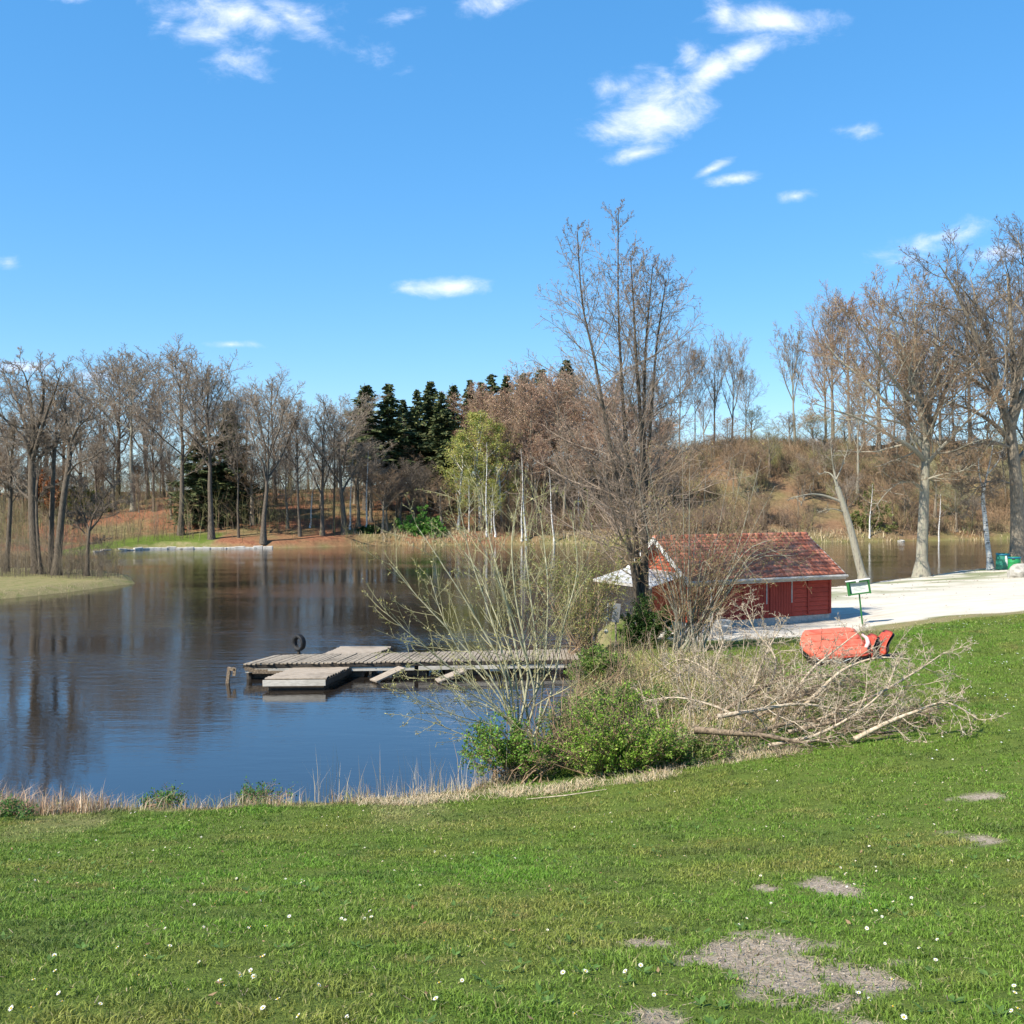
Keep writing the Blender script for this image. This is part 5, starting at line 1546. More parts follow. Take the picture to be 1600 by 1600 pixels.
oak('oak_tree', 'largest bare oak with dark spreading limbs at the right edge of the picture', 66,
    [(1589, 882), (1590, 830), (1588, 760), (1582, 700), (1578, 660)],
    [([(1578, 670), (1560, 620), (1540, 570), (1518, 510), (1490, 450), (1465, 410)], .32, -2), ([(1580, 670), (1585, 600), (1580, 520), (1575, 440), (1572, 425)], .32, 2),
     ([(1580, 665), (1605, 600), (1640, 540), (1670, 470), (1690, 450)], .3, 1), ([(1578, 690), (1550, 660), (1515, 640), (1470, 625), (1430, 622)], .2, -4),
     ([(1572, 640), (1545, 590), (1505, 555), (1465, 530), (1430, 505)], .22, -3), ([(1580, 700), (1545, 690), (1510, 705), (1480, 720)], .12, -3), ([(1560, 610), (1548, 540), (1530, 490), (1522, 455), (1515, 430)], .22, 3),
     ([(1588, 720), (1620, 690), (1670, 660), (1720, 640)], .2, 2), ([(1585, 620), (1605, 540), (1612, 450), (1605, 410), (1602, 380)], .24, -2), ([(1588, 760), (1560, 750), (1530, 760), (1508, 790)], .08, -2), ([(1570, 640), (1530, 600), (1490, 580), (1450, 585)], .14, 3)], .52, 12, 'bark_grey', 'twig_dark', group='big oaks by the beach')
# leaning, nearly branchless trunk behind the hut
LEAN = [dict(n=6, t0=.5, ang=55, jit=14, ratio=.35, up=.02, wander=.22, seg=5, rl=.02, rmin=.02), dict(n=5, t0=.2, ang=45, ratio=.5, up=.05, wander=.22, seg=4, rl=.016, rmin=.012), dict(n=3, t0=.2, ang=45, ratio=.5, up=0, wander=.2, seg=3, rl=.014, rmin=.008)]
oak('leaning_tree', 'pale leaning trunk with crooked branches at the water right of the hut', 58, [(1350, 908), (1342, 880), (1330, 830), (1318, 790), (1308, 760)],
    [([(1309, 765), (1302, 745), (1292, 738), (1280, 742)], .08, .5), ([(1312, 783), (1290, 775), (1270, 772), (1250, 775), (1238, 780)], .09, -1), ([(1308, 760), (1303, 735), (1300, 715), (1298, 690)], .09, 0), ([(1318, 800), (1300, 795), (1280, 800)], .05, -1), ([(1306, 750), (1315, 730), (1325, 700)], .05, 1)], .27, 13, 'bark_lichen', 'twig_dark', LEAN)
# white birch by the bins
oak('white_birch', 'white-barked birch stem leaning left beside the bins', 67, [(1548, 886), (1543, 850), (1539, 810), (1536, 780), (1538, 755)],
    [([(1538, 760), (1545, 730), (1551, 700), (1556, 660)], .06, .3), ([(1537, 770), (1530, 740), (1528, 710), (1520, 690)], .05, -.5), ([(1542, 742), (1560, 720), (1572, 690)], .04, .5)], .19, 14, 'birch_bark', 'twig_grey', LEAN)

# left: the group on the grassy point
GP = 'bare trees on the grassy point at the left'
PEN = [dict(n=12, t0=.10, ang=46, jit=12, ratio=.42, up=.06, wander=.17, seg=6, rl=.015, rmin=.02)] + OAK[1:]
oak('bare_tree', 'tallest bare tree on the grassy point, thick grey double trunk and wide crown', 65, [(59, 898), (54, 850), (51, 790), (50, 740), (50, 715)],
    [([(50, 720), (40, 690), (18, 665), (-8, 640), (-30, 615)], .17, -1), ([(50, 720), (52, 680), (48, 630), (40, 590), (30, 570)], .2, 1), ([(51, 720), (62, 680), (75, 640), (88, 605), (95, 580)], .18, -2),
     ([(51, 735), (70, 705), (92, 690), (115, 668)], .12, 2), ([(50, 700), (35, 650), (18, 605), (5, 580)], .16, 2.5), ([(47, 780), (30, 765), (18, 740), (10, 715)], .10, 1), ([(52, 690), (66, 640), (68, 600), (62, 572)], .15, -1)], .36, 21, 'bark_dark', 'twig_grey', PEN, GP)
oak('bare_tree', 'slender bare tree on the grassy point, straight dark stem left of the forked one', 66, [(80, 895), (80, 840), (82, 770), (84, 720), (86, 690)],
    [([(86, 695), (88, 660), (84, 620), (78, 590)], .12, .5), ([(86, 700), (98, 670), (110, 640)], .08, -1), ([(84, 720), (72, 690), (64, 660)], .07, 1)], .20, 22, 'bark_dark', 'twig_grey', PEN, GP)
oak('bare_tree', 'dark bare tree on the grassy point leaning right and forking into upswept limbs', 64, [(88, 897), (93, 840), (99, 780), (106, 735), (109, 710)],
    [([(108, 715), (112, 690), (122, 668), (140, 650), (152, 630)], .14, -1), ([(108, 715), (106, 680), (102, 640), (104, 610)], .13, 1), ([(109, 712), (120, 690), (128, 650), (128, 615)], .12, 1.5), ([(104, 745), (120, 725), (145, 715), (162, 700)], .08, -1.5)], .26, 23, 'bark_dark', 'twig_grey', PEN, GP)
oak('bare_tree', 'small bare tree with low spreading limbs at the tip of the grassy point', 64.5, [(136, 897), (137, 870), (138, 845), (140, 825)],
    [([(139, 830), (152, 815), (165, 795), (178, 785), (196, 780)], .08, -1), ([(140, 828), (146, 805), (158, 785), (172, 762), (178, 745)], .08, .5), ([(138, 850), (152, 846), (168, 842)], .05, -.5), ([(139, 830), (130, 800), (122, 770), (118, 745)], .07, 1), ([(138, 838), (120, 820), (104, 800)], .05, 1.5)], .15, 24, 'bark_dark', 'twig_dark', PEN, GP)
oak('bare_tree', 'thin bare tree at the left edge of the grassy point', 66, [(10, 895), (13, 850), (16, 790), (17, 745), (15, 715)],
    [([(15, 720), (8, 690), (-4, 660), (-12, 640)], .08, .5), ([(16, 720), (22, 690), (24, 655)], .07, -.5), ([(17, 770), (2, 750), (-14, 740)], .05, -1), ([(16, 790), (30, 770), (44, 760)], .04, 1)], .17, 25, 'bark_dark', 'twig_grey', PEN, GP)
oak('bare_tree', 'slim second stem right against the tallest tree of the grassy point', 64.4, [(64, 897), (60, 850), (57, 800), (58, 750)], [([(58, 760), (64, 720), (70, 690)], .06, -.5), ([(57, 790), (66, 770), (78, 760)], .04, -.5)], .12, 26, 'bark_dark', 'twig_dark', PEN, GP)

# centre: the alder with several stems behind the bushes
AD = 33.6
rng = random.Random(31)
ALD = [dict(n=20, t0=.16, ang=64, jit=12, close=.34, ratio=.335, shape=lambda t: .10 + .80 * (1 - t ** 2.2), up=.065, wander=.11, seg=7, rl=.0062, rk=.4, rmin=.009),
       dict(n=12, t0=.10, ang=44, jit=14, ratio=.38, up=.05, wander=.13, seg=4, rl=.009, rmin=.006),
       dict(n=6, t0=.15, ang=44, jit=16, ratio=.46, up=.04, wander=.17, seg=3, rl=.010, rmin=.0042)]
S = defaultdict(list)
for pts, r0, dD, nb in [
    ([(1000, 985), (991, 900), (972, 800), (953, 695), (929, 562), (910, 475), (902, 362)], .12, -.6, 44),
    ([(1003, 985), (998, 900), (990, 800), (977, 675), (970, 570), (966, 470), (966, 326)], .13, .4, 46),
    ([(1004, 985), (1006, 900), (1006, 800), (1002, 675), (994, 560), (990, 480), (985, 400)], .15, -.2, 40),
    ([(1008, 985), (1009, 900), (1008, 800), (1006, 675), (1008, 560), (1014, 480), (1020, 415)], .13, .9, 40),
    ([(1004, 880), (1010, 760), (1018, 640), (1026, 540), (1036, 470), (1040, 440)], .08, 1.4, 26)]:
    q = pix_line(pts, AD, r0, .014, rng, .12, 1.35 if r0 > .1 else 0, dD)
    S[0].append(q); A2 = [dict(ALD[0], n=nb)] + ALD[1:]
    spawn(S, rng, q[0], q[1], 0, A2)
finish(S, 32)
r_ = np.random.RandomState(32)
f = foot(1004, 985, AD)
cat_ = leaves_on(S[3], 1.2, .038, [(.13, .08, .05), (.10, .06, .05), (.20, .12, .08), (.15, .11, .10)], r_, .01, .45)
own_tree('alder_tree', f, 'tall bare alder of several dark stems at the left end of the hut', 'alder tree', S, 0, 'bark_alder', 'twig_alder_pale', None, [('catkins', cat_, 'straw')])

# ------------------------------------------------------------------ willow bushes
def bush(name, label, cat, D, root, stems, r0, P, seed, bark, twig, buds, bud_mat='leaf', dj=.5, group=None, split=0, spread=.25):
    rng = random.Random(seed); S = defaultdict(list)
    f = foot(root[0], root[1], D)
    for pts, dD, k in stems:
        st = (root[0] + rng.uniform(-1, 1) * spread * FOC / D * .4, root[1])
        q = pix_line([st] + pts, D, r0 * k, .005, rng, .08, 1.3, dD)
        p0 = q[0][0]; q[0][0] = (p0[0], p0[1], gz(p0[0], p0[1]) - .08)
        S[0].append(q); spawn(S, rng, q[0], q[1], 0, P)
    finish(S, seed)
    r_ = np.random.RandomState(seed)
    ex = []
    if buds:
        per, size, cols, sp, asp = buds
        ex = [('leaves', leaves_on(S[2] + S[1] if len(P) > 1 else S[1], per, size, cols, r_, sp, asp), bud_mat)]
    return own_tree(name, f, label, cat, S, split, bark, twig, group, ex)
WIL = [dict(n=13, t0=.16, ang=36, jit=11, ratio=.33, up=.06, wander=.11, seg=5, rl=.0075, rk=.55, rmin=.005), dict(n=5.0, t0=.15, ang=36, jit=12, ratio=.38, up=.06, wander=.12, seg=3, rl=.008, rmin=.0034)]
st = []
for pts, dD, k in [
    ([(800, 1080), (765, 960), (735, 870), (716, 780)], .6, 1.0), ([(790, 1060), (740, 960), (690, 880), (650, 820)], .2, .9), ([(815, 1060), (790, 940), (762, 830), (752, 760)], .9, 1.1),
    ([(780, 1080), (715, 1000), (655, 935), (608, 880)], -.2, .9), ([(770, 1100), (700, 1040), (640, 990), (600, 955)], -.8, .8), ([(825, 1060), (805, 930), (800, 840), (812, 770)], .5, 1.0),
    ([(840, 1070), (832, 960), (822, 870), (818, 800)], 1.2, .9), ([(862, 1080), (880, 980), (902, 890), (892, 800)], .8, .8), ([(790, 1120), (730, 1080), (680, 1050), (622, 1020)], -1.0, .7),
    ([(780, 1140), (720, 1120), (665, 1100), (620, 1075)], -1.2, .6), ([(785, 1160), (730, 1150), (680, 1130), (640, 1120)], -.6, .5), ([(805, 1050), (770, 950), (745, 890), (700, 830)], 1.3, .8),
    ([(835, 1100), (812, 1000), (775, 900), (742, 830)], -.5, .9), ([(850, 1050), (856, 930), (850, 850), (842, 790)], 1.5, .7), ([(780, 1090), (720, 1020), (690, 960), (672, 900)], .9, .7), ([(795, 1130), (755, 1100), (720, 1090), (690, 1050)], .5, .5)]:
    st.append((pts, dD, k))
bush('willow_bush', 'large bare willow bush of pale greenish stems in front of the jetty', 'willow bush', 19.2, (822, 1195), st, .031, WIL, 51, 'willow_bark', 'twig_olive',
     (3, .042, [(.36, .33, .10), (.28, .28, .08), (.42, .40, .20), (.30, .24, .10)], .006, .42), spread=1.0)
st = []
rg = random.Random(52)
for i in range(26):
    tx = 985 + 265 * (i + rg.uniform(-.4, .4)) / 25; ty = rg.uniform(700, 900)
    mx = 1075 + (tx - 1075) * .45
    st.append(([(1075 + (tx - 1075) * .28, 950), (1075 + (tx - 1075) * .62, 870 + rg.uniform(-15, 15)), (tx, ty)], rg.uniform(-1.2, .8), rg.uniform(.5, 1.25)))
bush('willow_bush', 'tall bare willow bush with reddish base screening the hut roof', 'willow bush', 31.2, (1078, 1022), st, .04, [dict(WIL[0], n=13), dict(WIL[1], n=6), dict(n=2.5, t0=.2, ang=36, ratio=.45, up=.03, wander=.12, seg=2, rl=.01, rmin=.003)], 53, 'bark_lichen', 'twig_brown',
     (2, .05, [(.30, .27, .09), (.26, .18, .09), (.36, .32, .14)], .012, .45), spread=1.3)
st = []
for i in range(20):
    tx = 815 + 165 * (i + rg.uniform(-.3, .3)) / 19; ty = rg.uniform(820, 950)
    st.append(([(912 + (tx - 912) * .3, 985), (912 + (tx - 912) * .65, 920), (tx, ty)], rg.uniform(-.8, .8), rg.uniform(.5, .9)))
bush('willow_bush', 'greenish budding willow bush between the jetty end and the canopy', 'willow bush', 32.2, (915, 1028), st, .045, [dict(WIL[0], n=12, ang=42), dict(WIL[1], n=6, ang=42, ratio=.42)], 54, 'twig_brown', 'twig_olive',
     (5, .055, [(.24, .26, .07), (.30, .27, .08), (.20, .25, .06), (.33, .25, .10)], .03, .5), spread=1.6)

# leafy green shrubs and brambles
SHR = [dict(n=10, t0=.25, ang=44, jit=12, ratio=.40, up=.05, wander=.16, seg=4, rl=.012, rmin=.005), dict(n=6, t0=.2, ang=46, jit=14, ratio=.42, up=.02, wander=.18, seg=3, rl=.01, rmin=.003)]
def shrub(label, D, root, x0, x1, ytop, n, seed, per, size, cols, r0=.018, group='green shrubs on the bank', low=.35, name='leafy_shrub'):
    rg = random.Random(seed); st = []
    for i in range(n):
        u = (i + rg.uniform(-.4, .4)) / max(1, n - 1); tx = x0 + (x1 - x0) * u
        h = (1 - abs(2 * u - 1) ** 2 * .45) * rg.uniform(low, 1.0); ty = root[1] + (ytop - root[1]) * h
        st.append(([(root[0] + (tx - root[0]) * .55, root[1] + (ty - root[1]) * .5), (tx, ty)], rg.uniform(-.7, .7), rg.uniform(.6, 1.1)))
    return bush(name, label, 'shrub', D, root, st, r0, SHR, seed, 'twig_brown', 'twig_brown', (per, size, cols, .03, .6), group=group, spread=1.2)
BRIGHT = [(.19, .33, .035), (.25, .38, .05), (.14, .26, .03), (.31, .40, .08)]
MIDG = [(.12, .21, .035), (.17, .26, .045), (.085, .16, .03), (.23, .28, .08)]
shrub('bright green leafy shrub in front of the dead grass, left of the fallen branches', 17.9, (962, 1218), 884, 1062, 1076, 42, 61, 6, .042, BRIGHT + BRIGHT + MIDG[:2], .018, 'green shrubs on the bank', .2)
shrub('darker green leafy shrub between the bright one and the fallen branches', 18.0, (1070, 1202), 1015, 1140, 1135, 22, 62, 6, .04, MIDG)
shrub('green leafy elder shrub at the foot of the willow stems, by the water', 18.3, (795, 1212), 728, 862, 1118, 20, 63, 5, .048, [(.14, .27, .035), (.19, .32, .045), (.10, .20, .03)])
shrub('thin green shrub growing among the right-hand willow stems', 18.8, (882, 1200), 842, 940, 1085, 18, 64, 4, .042, MIDG)
shrub('green shrub at the landward end of the jetty', 27.5, (925, 1068), 890, 985, 1012, 18, 65, 7, .055, MIDG)
shrub('dark evergreen bush against the lake end of the hut', 32.6, (1005, 1015), 975, 1050, 935, 16, 66, 12, .06, [(.035, .075, .015), (.05, .10, .02), (.07, .13, .03)], name='dark_bush')
shrub('bright low shrub beside the tall dead grass in the middle', 22.0, (968, 1125), 890, 1070, 1068, 18, 67, 5, .045, MIDG)
shrub('green bush with fresh leaves at the far waterline below the dark conifers', 111.5, (660, 848), 625, 695, 795, 16, 68, 16, .15, [(.12, .27, .05), (.17, .33, .06)], .05, 'far shore bushes')
shrub('dark holly-like bush at the far waterline left of the fresh green bush', 111.5, (578, 850), 560, 600, 822, 14, 69, 12, .24, [(.03, .065, .018), (.045, .085, .02)], .05, 'far shore bushes')
shrub('olive green bush low on the right slope behind the leaning trunk', 121, (1350, 842), 1325, 1392, 765, 14, 70, 7, .20, [(.16, .19, .05), (.20, .20, .07)], .05, 'far shore bushes')
shrub('rusty brown leafed bush behind the tallest tree of the grassy point', 112, (72, 800), 52, 92, 745, 14, 71, 10, .24, [(.26, .09, .03), (.32, .12, .04), (.2, .08, .03)], .05, 'far shore bushes')
shrub('yellow-green bush behind the forked dark tree of the grassy point', 118, (130, 806), 100, 165, 755, 14, 72, 8, .22, [(.20, .21, .05), (.15, .17, .04)], .05, 'far shore bushes')
DRYS = [dict(n=5, t0=.2, ang=40, jit=14, ratio=.35, up=.04, wander=.16, seg=4, rl=.010, rmin=.004), dict(n=3, t0=.2, ang=44, ratio=.42, up=.02, wander=.18, seg=3, rl=.01, rmin=.003)]
for k_, (x0, x1, yb, D, lab) in enumerate(((835, 960, 1218, 17.9, 'thicket of bare brown stems over a dark hollow between elder and bright shrub'), (1010, 1150, 1200, 18.2, 'thicket of dry pale stems between the bright green shrub and the fallen branches'), (905, 1010, 1100, 23.5, 'dry brown thicket behind the bright green shrub, near the jetty end'), (1060, 1180, 1120, 21.5, 'tan thicket of dry stems behind the left end of the fallen branches'), (1020, 1120, 1070, 25.5, 'tan thicket of dry stems below the tall willow bush'))):
    rg = random.Random(400 + k_); st = []
    for i in range(26):
        tx = rg.uniform(x0 - 25, x1 + 25); ty = yb - rg.uniform(60, 170) * 18 / D
        mx = (x0 + x1) / 2 + (tx - (x0 + x1) / 2) * .8
        st.append(([(mx, yb - (yb - ty) * .5), (tx, ty)], rg.uniform(-.8, .8), rg.uniform(.5, 1.2)))
    bush('bare_thicket', lab, 'thicket', D, ((x0 + x1) / 2, yb), st, .012, DRYS, 410 + k_, 'dead_wood' if k_ in (1, 3, 4) else 'twig_brown', 'dead_wood_dark', None, group='bare thickets on the bank', spread=3.2)
# small weeds at the lawn's edge
for px, py, lab in ((14, 1262, 'leafy green weed at the left edge of the bank'), (255, 1250, 'green leafy weed on the bank, middle of three'), (403, 1246, 'leafy green weed on the bank beside a straw tuft')):
    rg = random.Random(px); q_ = hit(px, py + 10); D = q_.y
    shrub(lab, D, (px, py + 10), px - 26, px + 26, py - 2, 7, 80 + px, 3, .04, [(.06, .15, .03), (.09, .20, .04)], .006, 'leafy weeds on the bank', .5, 'weed')

# ------------------------------------------------------------------ the heap of cut branches on the lawn
DEAD = [dict(n=15, t0=.12, ang=50, jit=18, ratio=.42, up=.03, wander=.22, seg=5, rl=.010, rk=.5, rmin=.007), dict(n=9, t0=.12, ang=50, jit=18, ratio=.42, up=.01, wander=.24, seg=4, rl=.010, rmin=.0055), dict(n=5.5, t0=.15, ang=48, jit=18, ratio=.5, up=0, wander=.24, seg=3, rl=.010, rmin=.0038)]
def fallen(label, D, pts, r0, dD, seed, mat='dead_wood', P=DEAD, nb=None):
    rng = random.Random(seed); S = defaultdict(list)
    q = pix_line(pts, D, r0, max(.008, r0 * .2), rng, .06, 0, dD)
    # keep the wood on or above the ground
    S[0].append(q); spawn(S, rng, q[0], q[1], 0, P if nb is None else [dict(P[0], n=nb)] + P[1:])
    finish(S, seed)
    for k in list(S):
        L = [(np.asarray(p, float), np.asarray(r, float)) for p, r in S[k]]
        if not L: continue
        A = np.concatenate([p for p, _ in L]); rr = np.concatenate([r for _, r in L])
        z, _ = land(A[:, 0], A[:, 1]); A[:, 2] = np.maximum(A[:, 2], z + rr * .6)
        c_ = np.cumsum([len(p) for p, _ in L])[:-1]
        S[k] = list(zip(np.split(A, c_), [r for _, r in L]))
    q = S[0][0]
    o = Vector(q[0][0])
    e = empty('fallen_branch', o, 0, label, 'fallen branch', 'cut branches heaped on the lawn')
    oa = np.array(o)
    def loc(L): return [(np.asarray(a, float) - oa, r) for a, r in L]
    b_ = link('branch', tubes_mesh('branch', [(loc(S[0]), 9), (loc(S[1]), 5)]), M[mat], e)
    link('twigs', tubes_mesh('twigs', [(loc(S[k]), 3) for k in (2, 3) if S[k]]), M[mat], e)
    return e
fallen('thickest cut branch of the heap, dark trunk lying at the lower left', 17.9, [(1085, 1140), (1140, 1145), (1200, 1150), (1255, 1160), (1300, 1150)], .075, -.5, 91, 'dead_wood_dark', nb=16)
fallen('long pale branch of the heap reaching farthest right over the lawn', 17.3, [(1335, 1155), (1385, 1130), (1430, 1112), (1480, 1098), (1530, 1125)], .05, -.6, 92)
fallen('pale forked branch of the heap pointing up to the right', 19.0, [(1230, 1150), (1290, 1120), (1370, 1085), (1430, 1050), (1475, 1020)], .05, .8, 93)
fallen('branch of the heap rising in front of the orange boat', 20.2, [(1200, 1140), (1235, 1095), (1265, 1050), (1300, 1020), (1345, 985)], .05, .5, 94)
fallen('upright forked branch of the heap standing before the hut wall', 21.0, [(1180, 1130), (1200, 1080), (1212, 1030), (1180, 985), (1165, 950)], .045, .6, 95)
fallen('branch of the heap arching over the lawn below the boat', 19.3, [(1240, 1120), (1280, 1080), (1320, 1045), (1370, 1028), (1420, 1030)], .05, -.4, 96)
fallen('pale branch low in the middle of the heap', 18.0, [(1120, 1120), (1180, 1110), (1250, 1100), (1330, 1110), (1400, 1100)], .05, .6, 97)
fallen('dark tangled branch in the middle of the heap', 18.6, [(1170, 1150), (1230, 1130), (1300, 1125), (1370, 1120), (1420, 1135)], .05, .3, 98, 'dead_wood_dark', nb=18)
fallen('branch with dense twigs at the back of the heap', 21.0, [(1130, 1110), (1190, 1075), (1250, 1055), (1320, 1060), (1380, 1075)], .045, .5, 99, 'dead_wood_dark', nb=18)
fallen('pale branch leaning left over the tall dead grass', 22.0, [(1190, 1120), (1150, 1080), (1110, 1050), (1070, 1030), (1040, 1040)], .04, 1.0, 100)
fallen('branch crossing the front of the heap near the lawn', 17.6, [(1200, 1165), (1270, 1150), (1330, 1120), (1380, 1080), (1400, 1040)], .04, .2, 101)
fallen('short branch at the right of the heap lying flat on the grass', 17.6, [(1320, 1140), (1370, 1145), (1420, 1140), (1460, 1125)], .035, .4, 102, 'dead_wood_dark')
fallen('slender branch of the heap ending over the bright green shrub', 18.6, [(1180, 1135), (1120, 1105), (1060, 1090), (1010, 1095)], .035, .6, 103)
fallen('bleached forked branch standing out of the dead grass left of the boat', 23.0, [(1170, 1100), (1185, 1050), (1205, 1005), (1225, 975)], .04, .4, 104)
fallen('bleached branch sticking up out of the dead grass below the thin grey post', 24.0, [(1120, 1090), (1115, 1045), (1130, 1000), (1120, 965)], .035, .6, 105)
fallen('dark branch with fine twigs under the long pale one at the right', 17.8, [(1250, 1140), (1320, 1125), (1390, 1118), (1450, 1112)], .04, .3, 106, 'dead_wood_dark', nb=18)
fallen('tangle of thin brown twigs in the heart of the heap', 19.0, [(1150, 1145), (1200, 1110), (1260, 1085), (1330, 1070)], .04, .6, 107, 'dead_wood_dark', nb=20)
fallen('brown branch at the back of the heap beside the dead grass', 20.0, [(1110, 1125), (1160, 1095), (1220, 1080), (1290, 1085)], .04, .8, 108, 'dead_wood_dark', nb=18)
fallen('bent pale branch rising over the middle of the heap', 19.2, [(1210, 1145), (1225, 1100), (1262, 1062), (1310, 1055)], .04, .3, 109, nb=16)
q = hit(905, 1243)
t_ = MB().tube([(q.x - .85, q.y + .05, gz(q.x - .85, q.y + .05) + .02), (q.x - .2, q.y - .03, gz(q.x - .2, q.y) + .035), (q.x + .45, q.y + .1, gz(q.x + .45, q.y + .1) + .02)], [.008, .010, .005], 6).build('stick', M['dead_wood'])
tag(t_, 'single pale stick lying at the lawn edge below the willow', 'stick')

# ------------------------------------------------------------------ undergrowth of the slopes
def undergrowth(name, label, X, Y, hlo, hhi, mats, seed, r=.016, side=4, mat='straw', lean=.25):
    rng_ = np.random.RandomState(seed)
    Z, S = land(X, Y); k = S > .6; X, Y, Z = X[k], Y[k], Z[k]; n = len(X)
    h = hlo + (hhi - hlo) * rng_.rand(n) ** 1.4
    lines_V = []
    a = rng_.rand(n) * 6.283; ln = rng_.rand(n) * lean
    B = np.stack([X, Y, Z - .05], -1)
    d = np.stack([np.cos(a) * ln, np.sin(a) * ln, np.ones(n)], -1)
    tip = B + d * h[:, None]
    col = np.array(mats)[rng_.randint(0, len(mats), n)] * (.6 + .8 * rng_.rand(n, 1))
    Vs, Ts, Cs, base = [], [], [], 0
    def spike(A, Bp, w, c):
        nonlocal base
        m_ = len(A); dr = Bp - A
        e = np.cross(dr, rng_.randn(m_, 3)); e /= np.linalg.norm(e, axis=1, keepdims=True) + 1e-9; e *= w
        f_ = np.cross(dr / (np.linalg.norm(dr, axis=1, keepdims=True) + 1e-9), e)
        V = np.stack([A + e, A - e * .5 + f_ * .87, A - e * .5 - f_ * .87, Bp], 1).reshape(-1, 3)
        i = base + np.arange(m_)[:, None] * 4
        Ts.append(np.concatenate([i + [0, 1, 3], i + [1, 2, 3], i + [2, 0, 3]])); Vs.append(V); Cs.append(np.repeat(c, 4, 0)); base += m_ * 4
    spike(B, tip, r, col)
    for s in range(side):
        t = (.25 + .65 * rng_.rand(n))[:, None]; A = B + (tip - B) * t
        dd = rng_.randn(n, 3) * .55; dd[:, 2] = np.abs(dd[:, 2]) + .35
        spike(A, A + dd * (h * .42)[:, None], r * .55, col)
    o = link(name, mesh_np(name, np.concatenate(Vs), None, np.concatenate(Ts), np.concatenate(Cs), smooth=False), M[mat])
    return tag(o, label, 'undergrowth', kind='stuff')
rr_ = np.random.RandomState(7)
def clumps(nc, x0, x1, y0, y1, per, spread):
    cx = x0 + rr_.rand(nc) * (x1 - x0); cy = y0 + rr_.rand(nc) * (y1 - y0)
    k = rr_.rand(nc) < np.clip(.62 + 1.5 * vnoise(cx, cy, 8, 51), .06, 1); cx, cy = cx[k], cy[k]
    m_ = rr_.randint(per[0], per[1], len(cx)); i_ = np.repeat(np.arange(len(cx)), m_)
    r_ = spread * (.5 + rr_.rand(len(cx)))[i_] * rr_.rand(len(i_)) ** .6; a_ = rr_.rand(len(i_)) * 6.283
    return cx[i_] + r_ * np.cos(a_), cy[i_] + r_ * np.sin(a_)
for lab, nc, cols, hh, sd0 in (('brown scrub bushes covering the right slope across the lake', 2700, [(.22, .145, .085), (.28, .19, .11), (.17, .115, .065), (.33, .23, .14)], 2.2, 8),
                          ('olive-green budding scrub on the right slope across the lake', 380, [(.25, .24, .09), (.20, .21, .08), (.30, .27, .12)], 2.6, 18),
                          ('dark thorny scrub on the right slope across the lake', 900, [(.10, .075, .05), (.14, .10, .07), (.09, .08, .05)], 2.6, 28)):
    X, Y = clumps(nc, -4, 98, 114.5, 160, (14, 34), 1.0)
    undergrowth('undergrowth', lab, X, Y, .4, hh, cols, sd0, .024, 7, lean=.75)
X, Y = clumps(500, -4, 98, 113.5, 122, (12, 30), 1.0)
undergrowth('undergrowth', 'grey-brown bushes along the waterline below the right slope', X, Y, .5, 3.2, [(.20, .14, .10), (.27, .20, .13), (.14, .10, .08)], 38, .024, 7, lean=.6)
n = 12000
X = -75 + rr_.rand(n) * 80; Y = 96 + rr_.rand(n) * 54
k = rr_.rand(n) < np.clip(.5 + 1.5 * vnoise(X, Y, 7, 52), .05, 1)
undergrowth('undergrowth', 'thin brown scrub on the leaf-covered left slope across the lake', X[k], Y[k], .5, 5.0, [(.17, .12, .08), (.22, .16, .10), (.14, .12, .06), (.20, .19, .08)], 9, .024, 7)
n = 900
X = -34 + rr_.rand(n) * 11; Y = 61 + rr_.rand(n) * 8
undergrowth('undergrowth', 'thin brown twigs round the trunks on the grassy point', X, Y, .5, 3.0, [(.14, .11, .08), (.18, .15, .10)], 10, .010, 8)

# ------------------------------------------------------------------ daisies
dm = bmesh.new()
for i in range(11):
    a = 2 * math.pi * i / 11
    g_ = [dm.verts.new((.0035 * math.cos(a), .0035 * math.sin(a), .043)), dm.verts.new((.009 * math.cos(a - .22), .009 * math.sin(a - .22), .046)), dm.verts.new((.0150 * math.cos(a), .0150 * math.sin(a), .047)), dm.verts.new((.009 * math.cos(a + .22), .009 * math.sin(a + .22), .046))]
    dm.faces.new(g_)
dmesh = bpy.data.meshes.new('petals'); dm.to_mesh(dmesh); dm.free(); dmesh.materials.append(plain('petal_white', (.80, .79, .80), .6, .2, var=.03))
cb = MB().lathe([(.0045, .042), (.0048, .047), (.003, .0495), (.0006, .0505)], (0, 0, 0), 10)
ctr = bpy.data.meshes.new('centre'); cb.bm.to_mesh(ctr); cb.bm.free(); ctr.materials.append(plain('daisy_yellow', (.65, .42, .03), .7, .2))
sb = MB().tube([(0, 0, 0), (.002, .001, .022), (0, 0, .044)], .0011, 5)
stm = bpy.data.meshes.new('stalk'); sb.bm.to_mesh(stm); sb.bm.free(); stm.materials.append(plain('stalk_green', (.08, .16, .03), .6, .2))
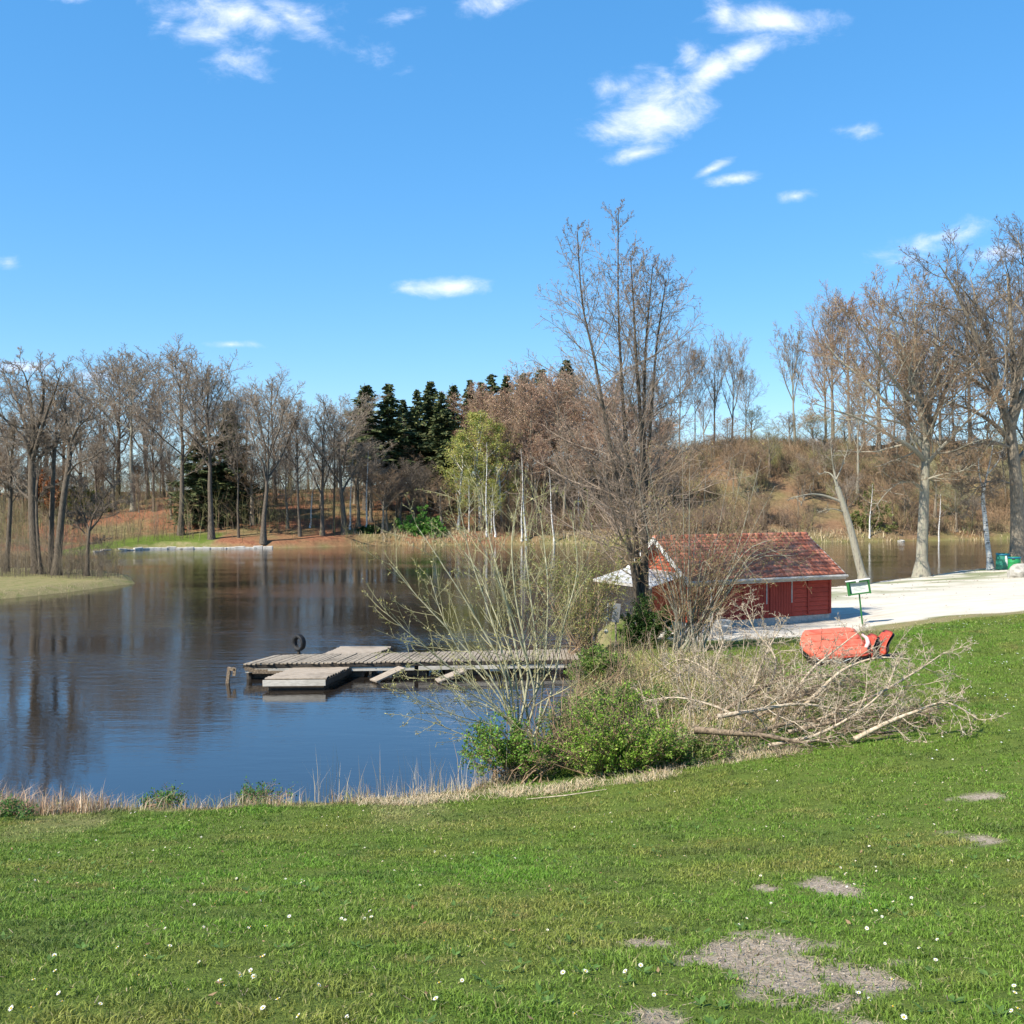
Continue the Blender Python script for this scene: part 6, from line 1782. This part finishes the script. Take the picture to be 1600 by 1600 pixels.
DAISY = [(95, 1578), (50, 1590), (46, 1560), (72, 1559), (98, 1562), (28, 1582), (154, 1578), (291, 1557), (189, 1490), (347, 1551), (316, 1454), (250, 1450), (262, 1455), (318, 1433), (340, 1417), (386, 1457), (396, 1456), (415, 1457), (454, 1438), (462, 1455), (403, 1411), (305, 1417),
         (221, 1394), (44, 1346), (94, 1336), (260, 1326), (268, 1331), (282, 1332), (296, 1329), (263, 1338), (240, 1331), (314, 1310), (420, 1346), (372, 1377), (387, 1374), (455, 1373), (470, 1378), (473, 1384), (478, 1380), (565, 1330), (560, 1335), (570, 1328), (612, 1300), (630, 1295), (668, 1300), (660, 1290), (640, 1292),
         (600, 1350), (655, 1390), (680, 1335), (722, 1538), (700, 1492), (930, 1475), (911, 1527), (1054, 1403), (890, 1360), (880, 1310), (905, 1278), (920, 1277), (935, 1276), (942, 1280), (957, 1276), (955, 1287), (1003, 1253), (1010, 1248), (1016, 1246), (1025, 1244), (1054, 1240), (1108, 1318), (1180, 1299), (1197, 1295), (1222, 1311), (1244, 1304), (1282, 1296),
         (1298, 1350), (1339, 1349), (1317, 1371), (1324, 1370), (1334, 1387), (1349, 1388), (1398, 1415), (1425, 1409), (1425, 1419), (1361, 1427), (1369, 1430), (1386, 1429), (1332, 1441), (1354, 1418), (1355, 1455), (1468, 1475), (1526, 1417), (1535, 1405), (1480, 1440), (1428, 1380), (1360, 1292), (1327, 1277), (1357, 1265), (1355, 1358), (1497, 1271), (1510, 1255), (1556, 1278), (1597, 1440), (1582, 1560),
         (1150, 1253), (1163, 1257), (1176, 1210), (1188, 1208), (1197, 1206), (1245, 1200), (1258, 1198), (1266, 1199), (1254, 1207), (1215, 1222), (1318, 1228), (1335, 1222), (1362, 1231), (1376, 1223), (1400, 1226), (1430, 1227), (1458, 1227), (1460, 1219), (1483, 1220), (1475, 1226), (1520, 1210), (1542, 1208), (1565, 1194), (1337, 1168), (1416, 1164), (1425, 1181), (1480, 1150), (1550, 1143)]
rg = random.Random(90)
while len(DAISY) < 285:
    y_ = 1180 + 420 * rg.random() ** 1.6; x_ = rg.uniform(0, 1600)
    if y_ < 1265 and x_ < 1180: continue
    if vnoise(np.array([x_]), np.array([y_ * 1.6]), 90, 61)[0] + rg.random() * .35 > .22: DAISY.append((x_, y_))
for i, (px, py) in enumerate(DAISY):
    q = hit(px, py)
    e = empty('daisy', (q.x, q.y, q.z), rg.uniform(0, 6.28), 'small white daisy open in the short lawn grass', 'daisy', 'daisies dotted over the lawn')
    s_ = rg.uniform(.6, .88); e.scale = (s_ * 1.15, s_ * 1.15, s_)
    e.rotation_euler = (-.35 + rg.uniform(-.3, .3), -.35 + rg.uniform(-.35, .35), rg.uniform(0, 6.28))
    for nm, me in (('petals', dmesh), ('centre', ctr), ('stalk', stm)):
        o = bpy.data.objects.new(nm, me); COL.objects.link(o); o.parent = e
# the sprinkle of far daisies beyond the boat
rs2 = np.random.RandomState(91)
n = 900
X = 6 + rs2.rand(n) * 24; Y = 15 + rs2.rand(n) * 20
Z, S = land(X, Y); sa = seg_dist(SAND_A, X, Y)
k = (sa < -.8) & (X > np.interp(Y, [15, 20, 26, 30, 35], [5.5, 8.5, 10, 11, 12])) & (vnoise(X, Y, 1.8, 62) + rs2.rand(n) * .5 > .15); X, Y, Z = X[k], Y[k], Z[k]; n = len(X)
ang = np.arange(6) * np.pi / 3
V = (np.stack([X, Y, Z + .05], -1)[:, None, :] + np.stack([np.cos(ang) * .018, np.sin(ang) * .018, .004 * np.sin(ang * 2)], -1)[None]).reshape(-1, 3)
ctrs = np.stack([X, Y, Z + .045], -1); Vc = np.concatenate([V, ctrs]); i = np.arange(n)[:, None] * 6
T = np.concatenate([np.concatenate([np.full((n, 1), 0) + np.arange(n)[:, None] + 6 * n, i + a, i + (a + 1) % 6], 1) for a in range(6)])
o = link('far_daisies', mesh_np('far_daisies', Vc, None, T, smooth=False), dmesh.materials[0])
tag(o, 'sprinkle of tiny white daisies on the lawn beyond the orange boat', 'daisies', kind='stuff')
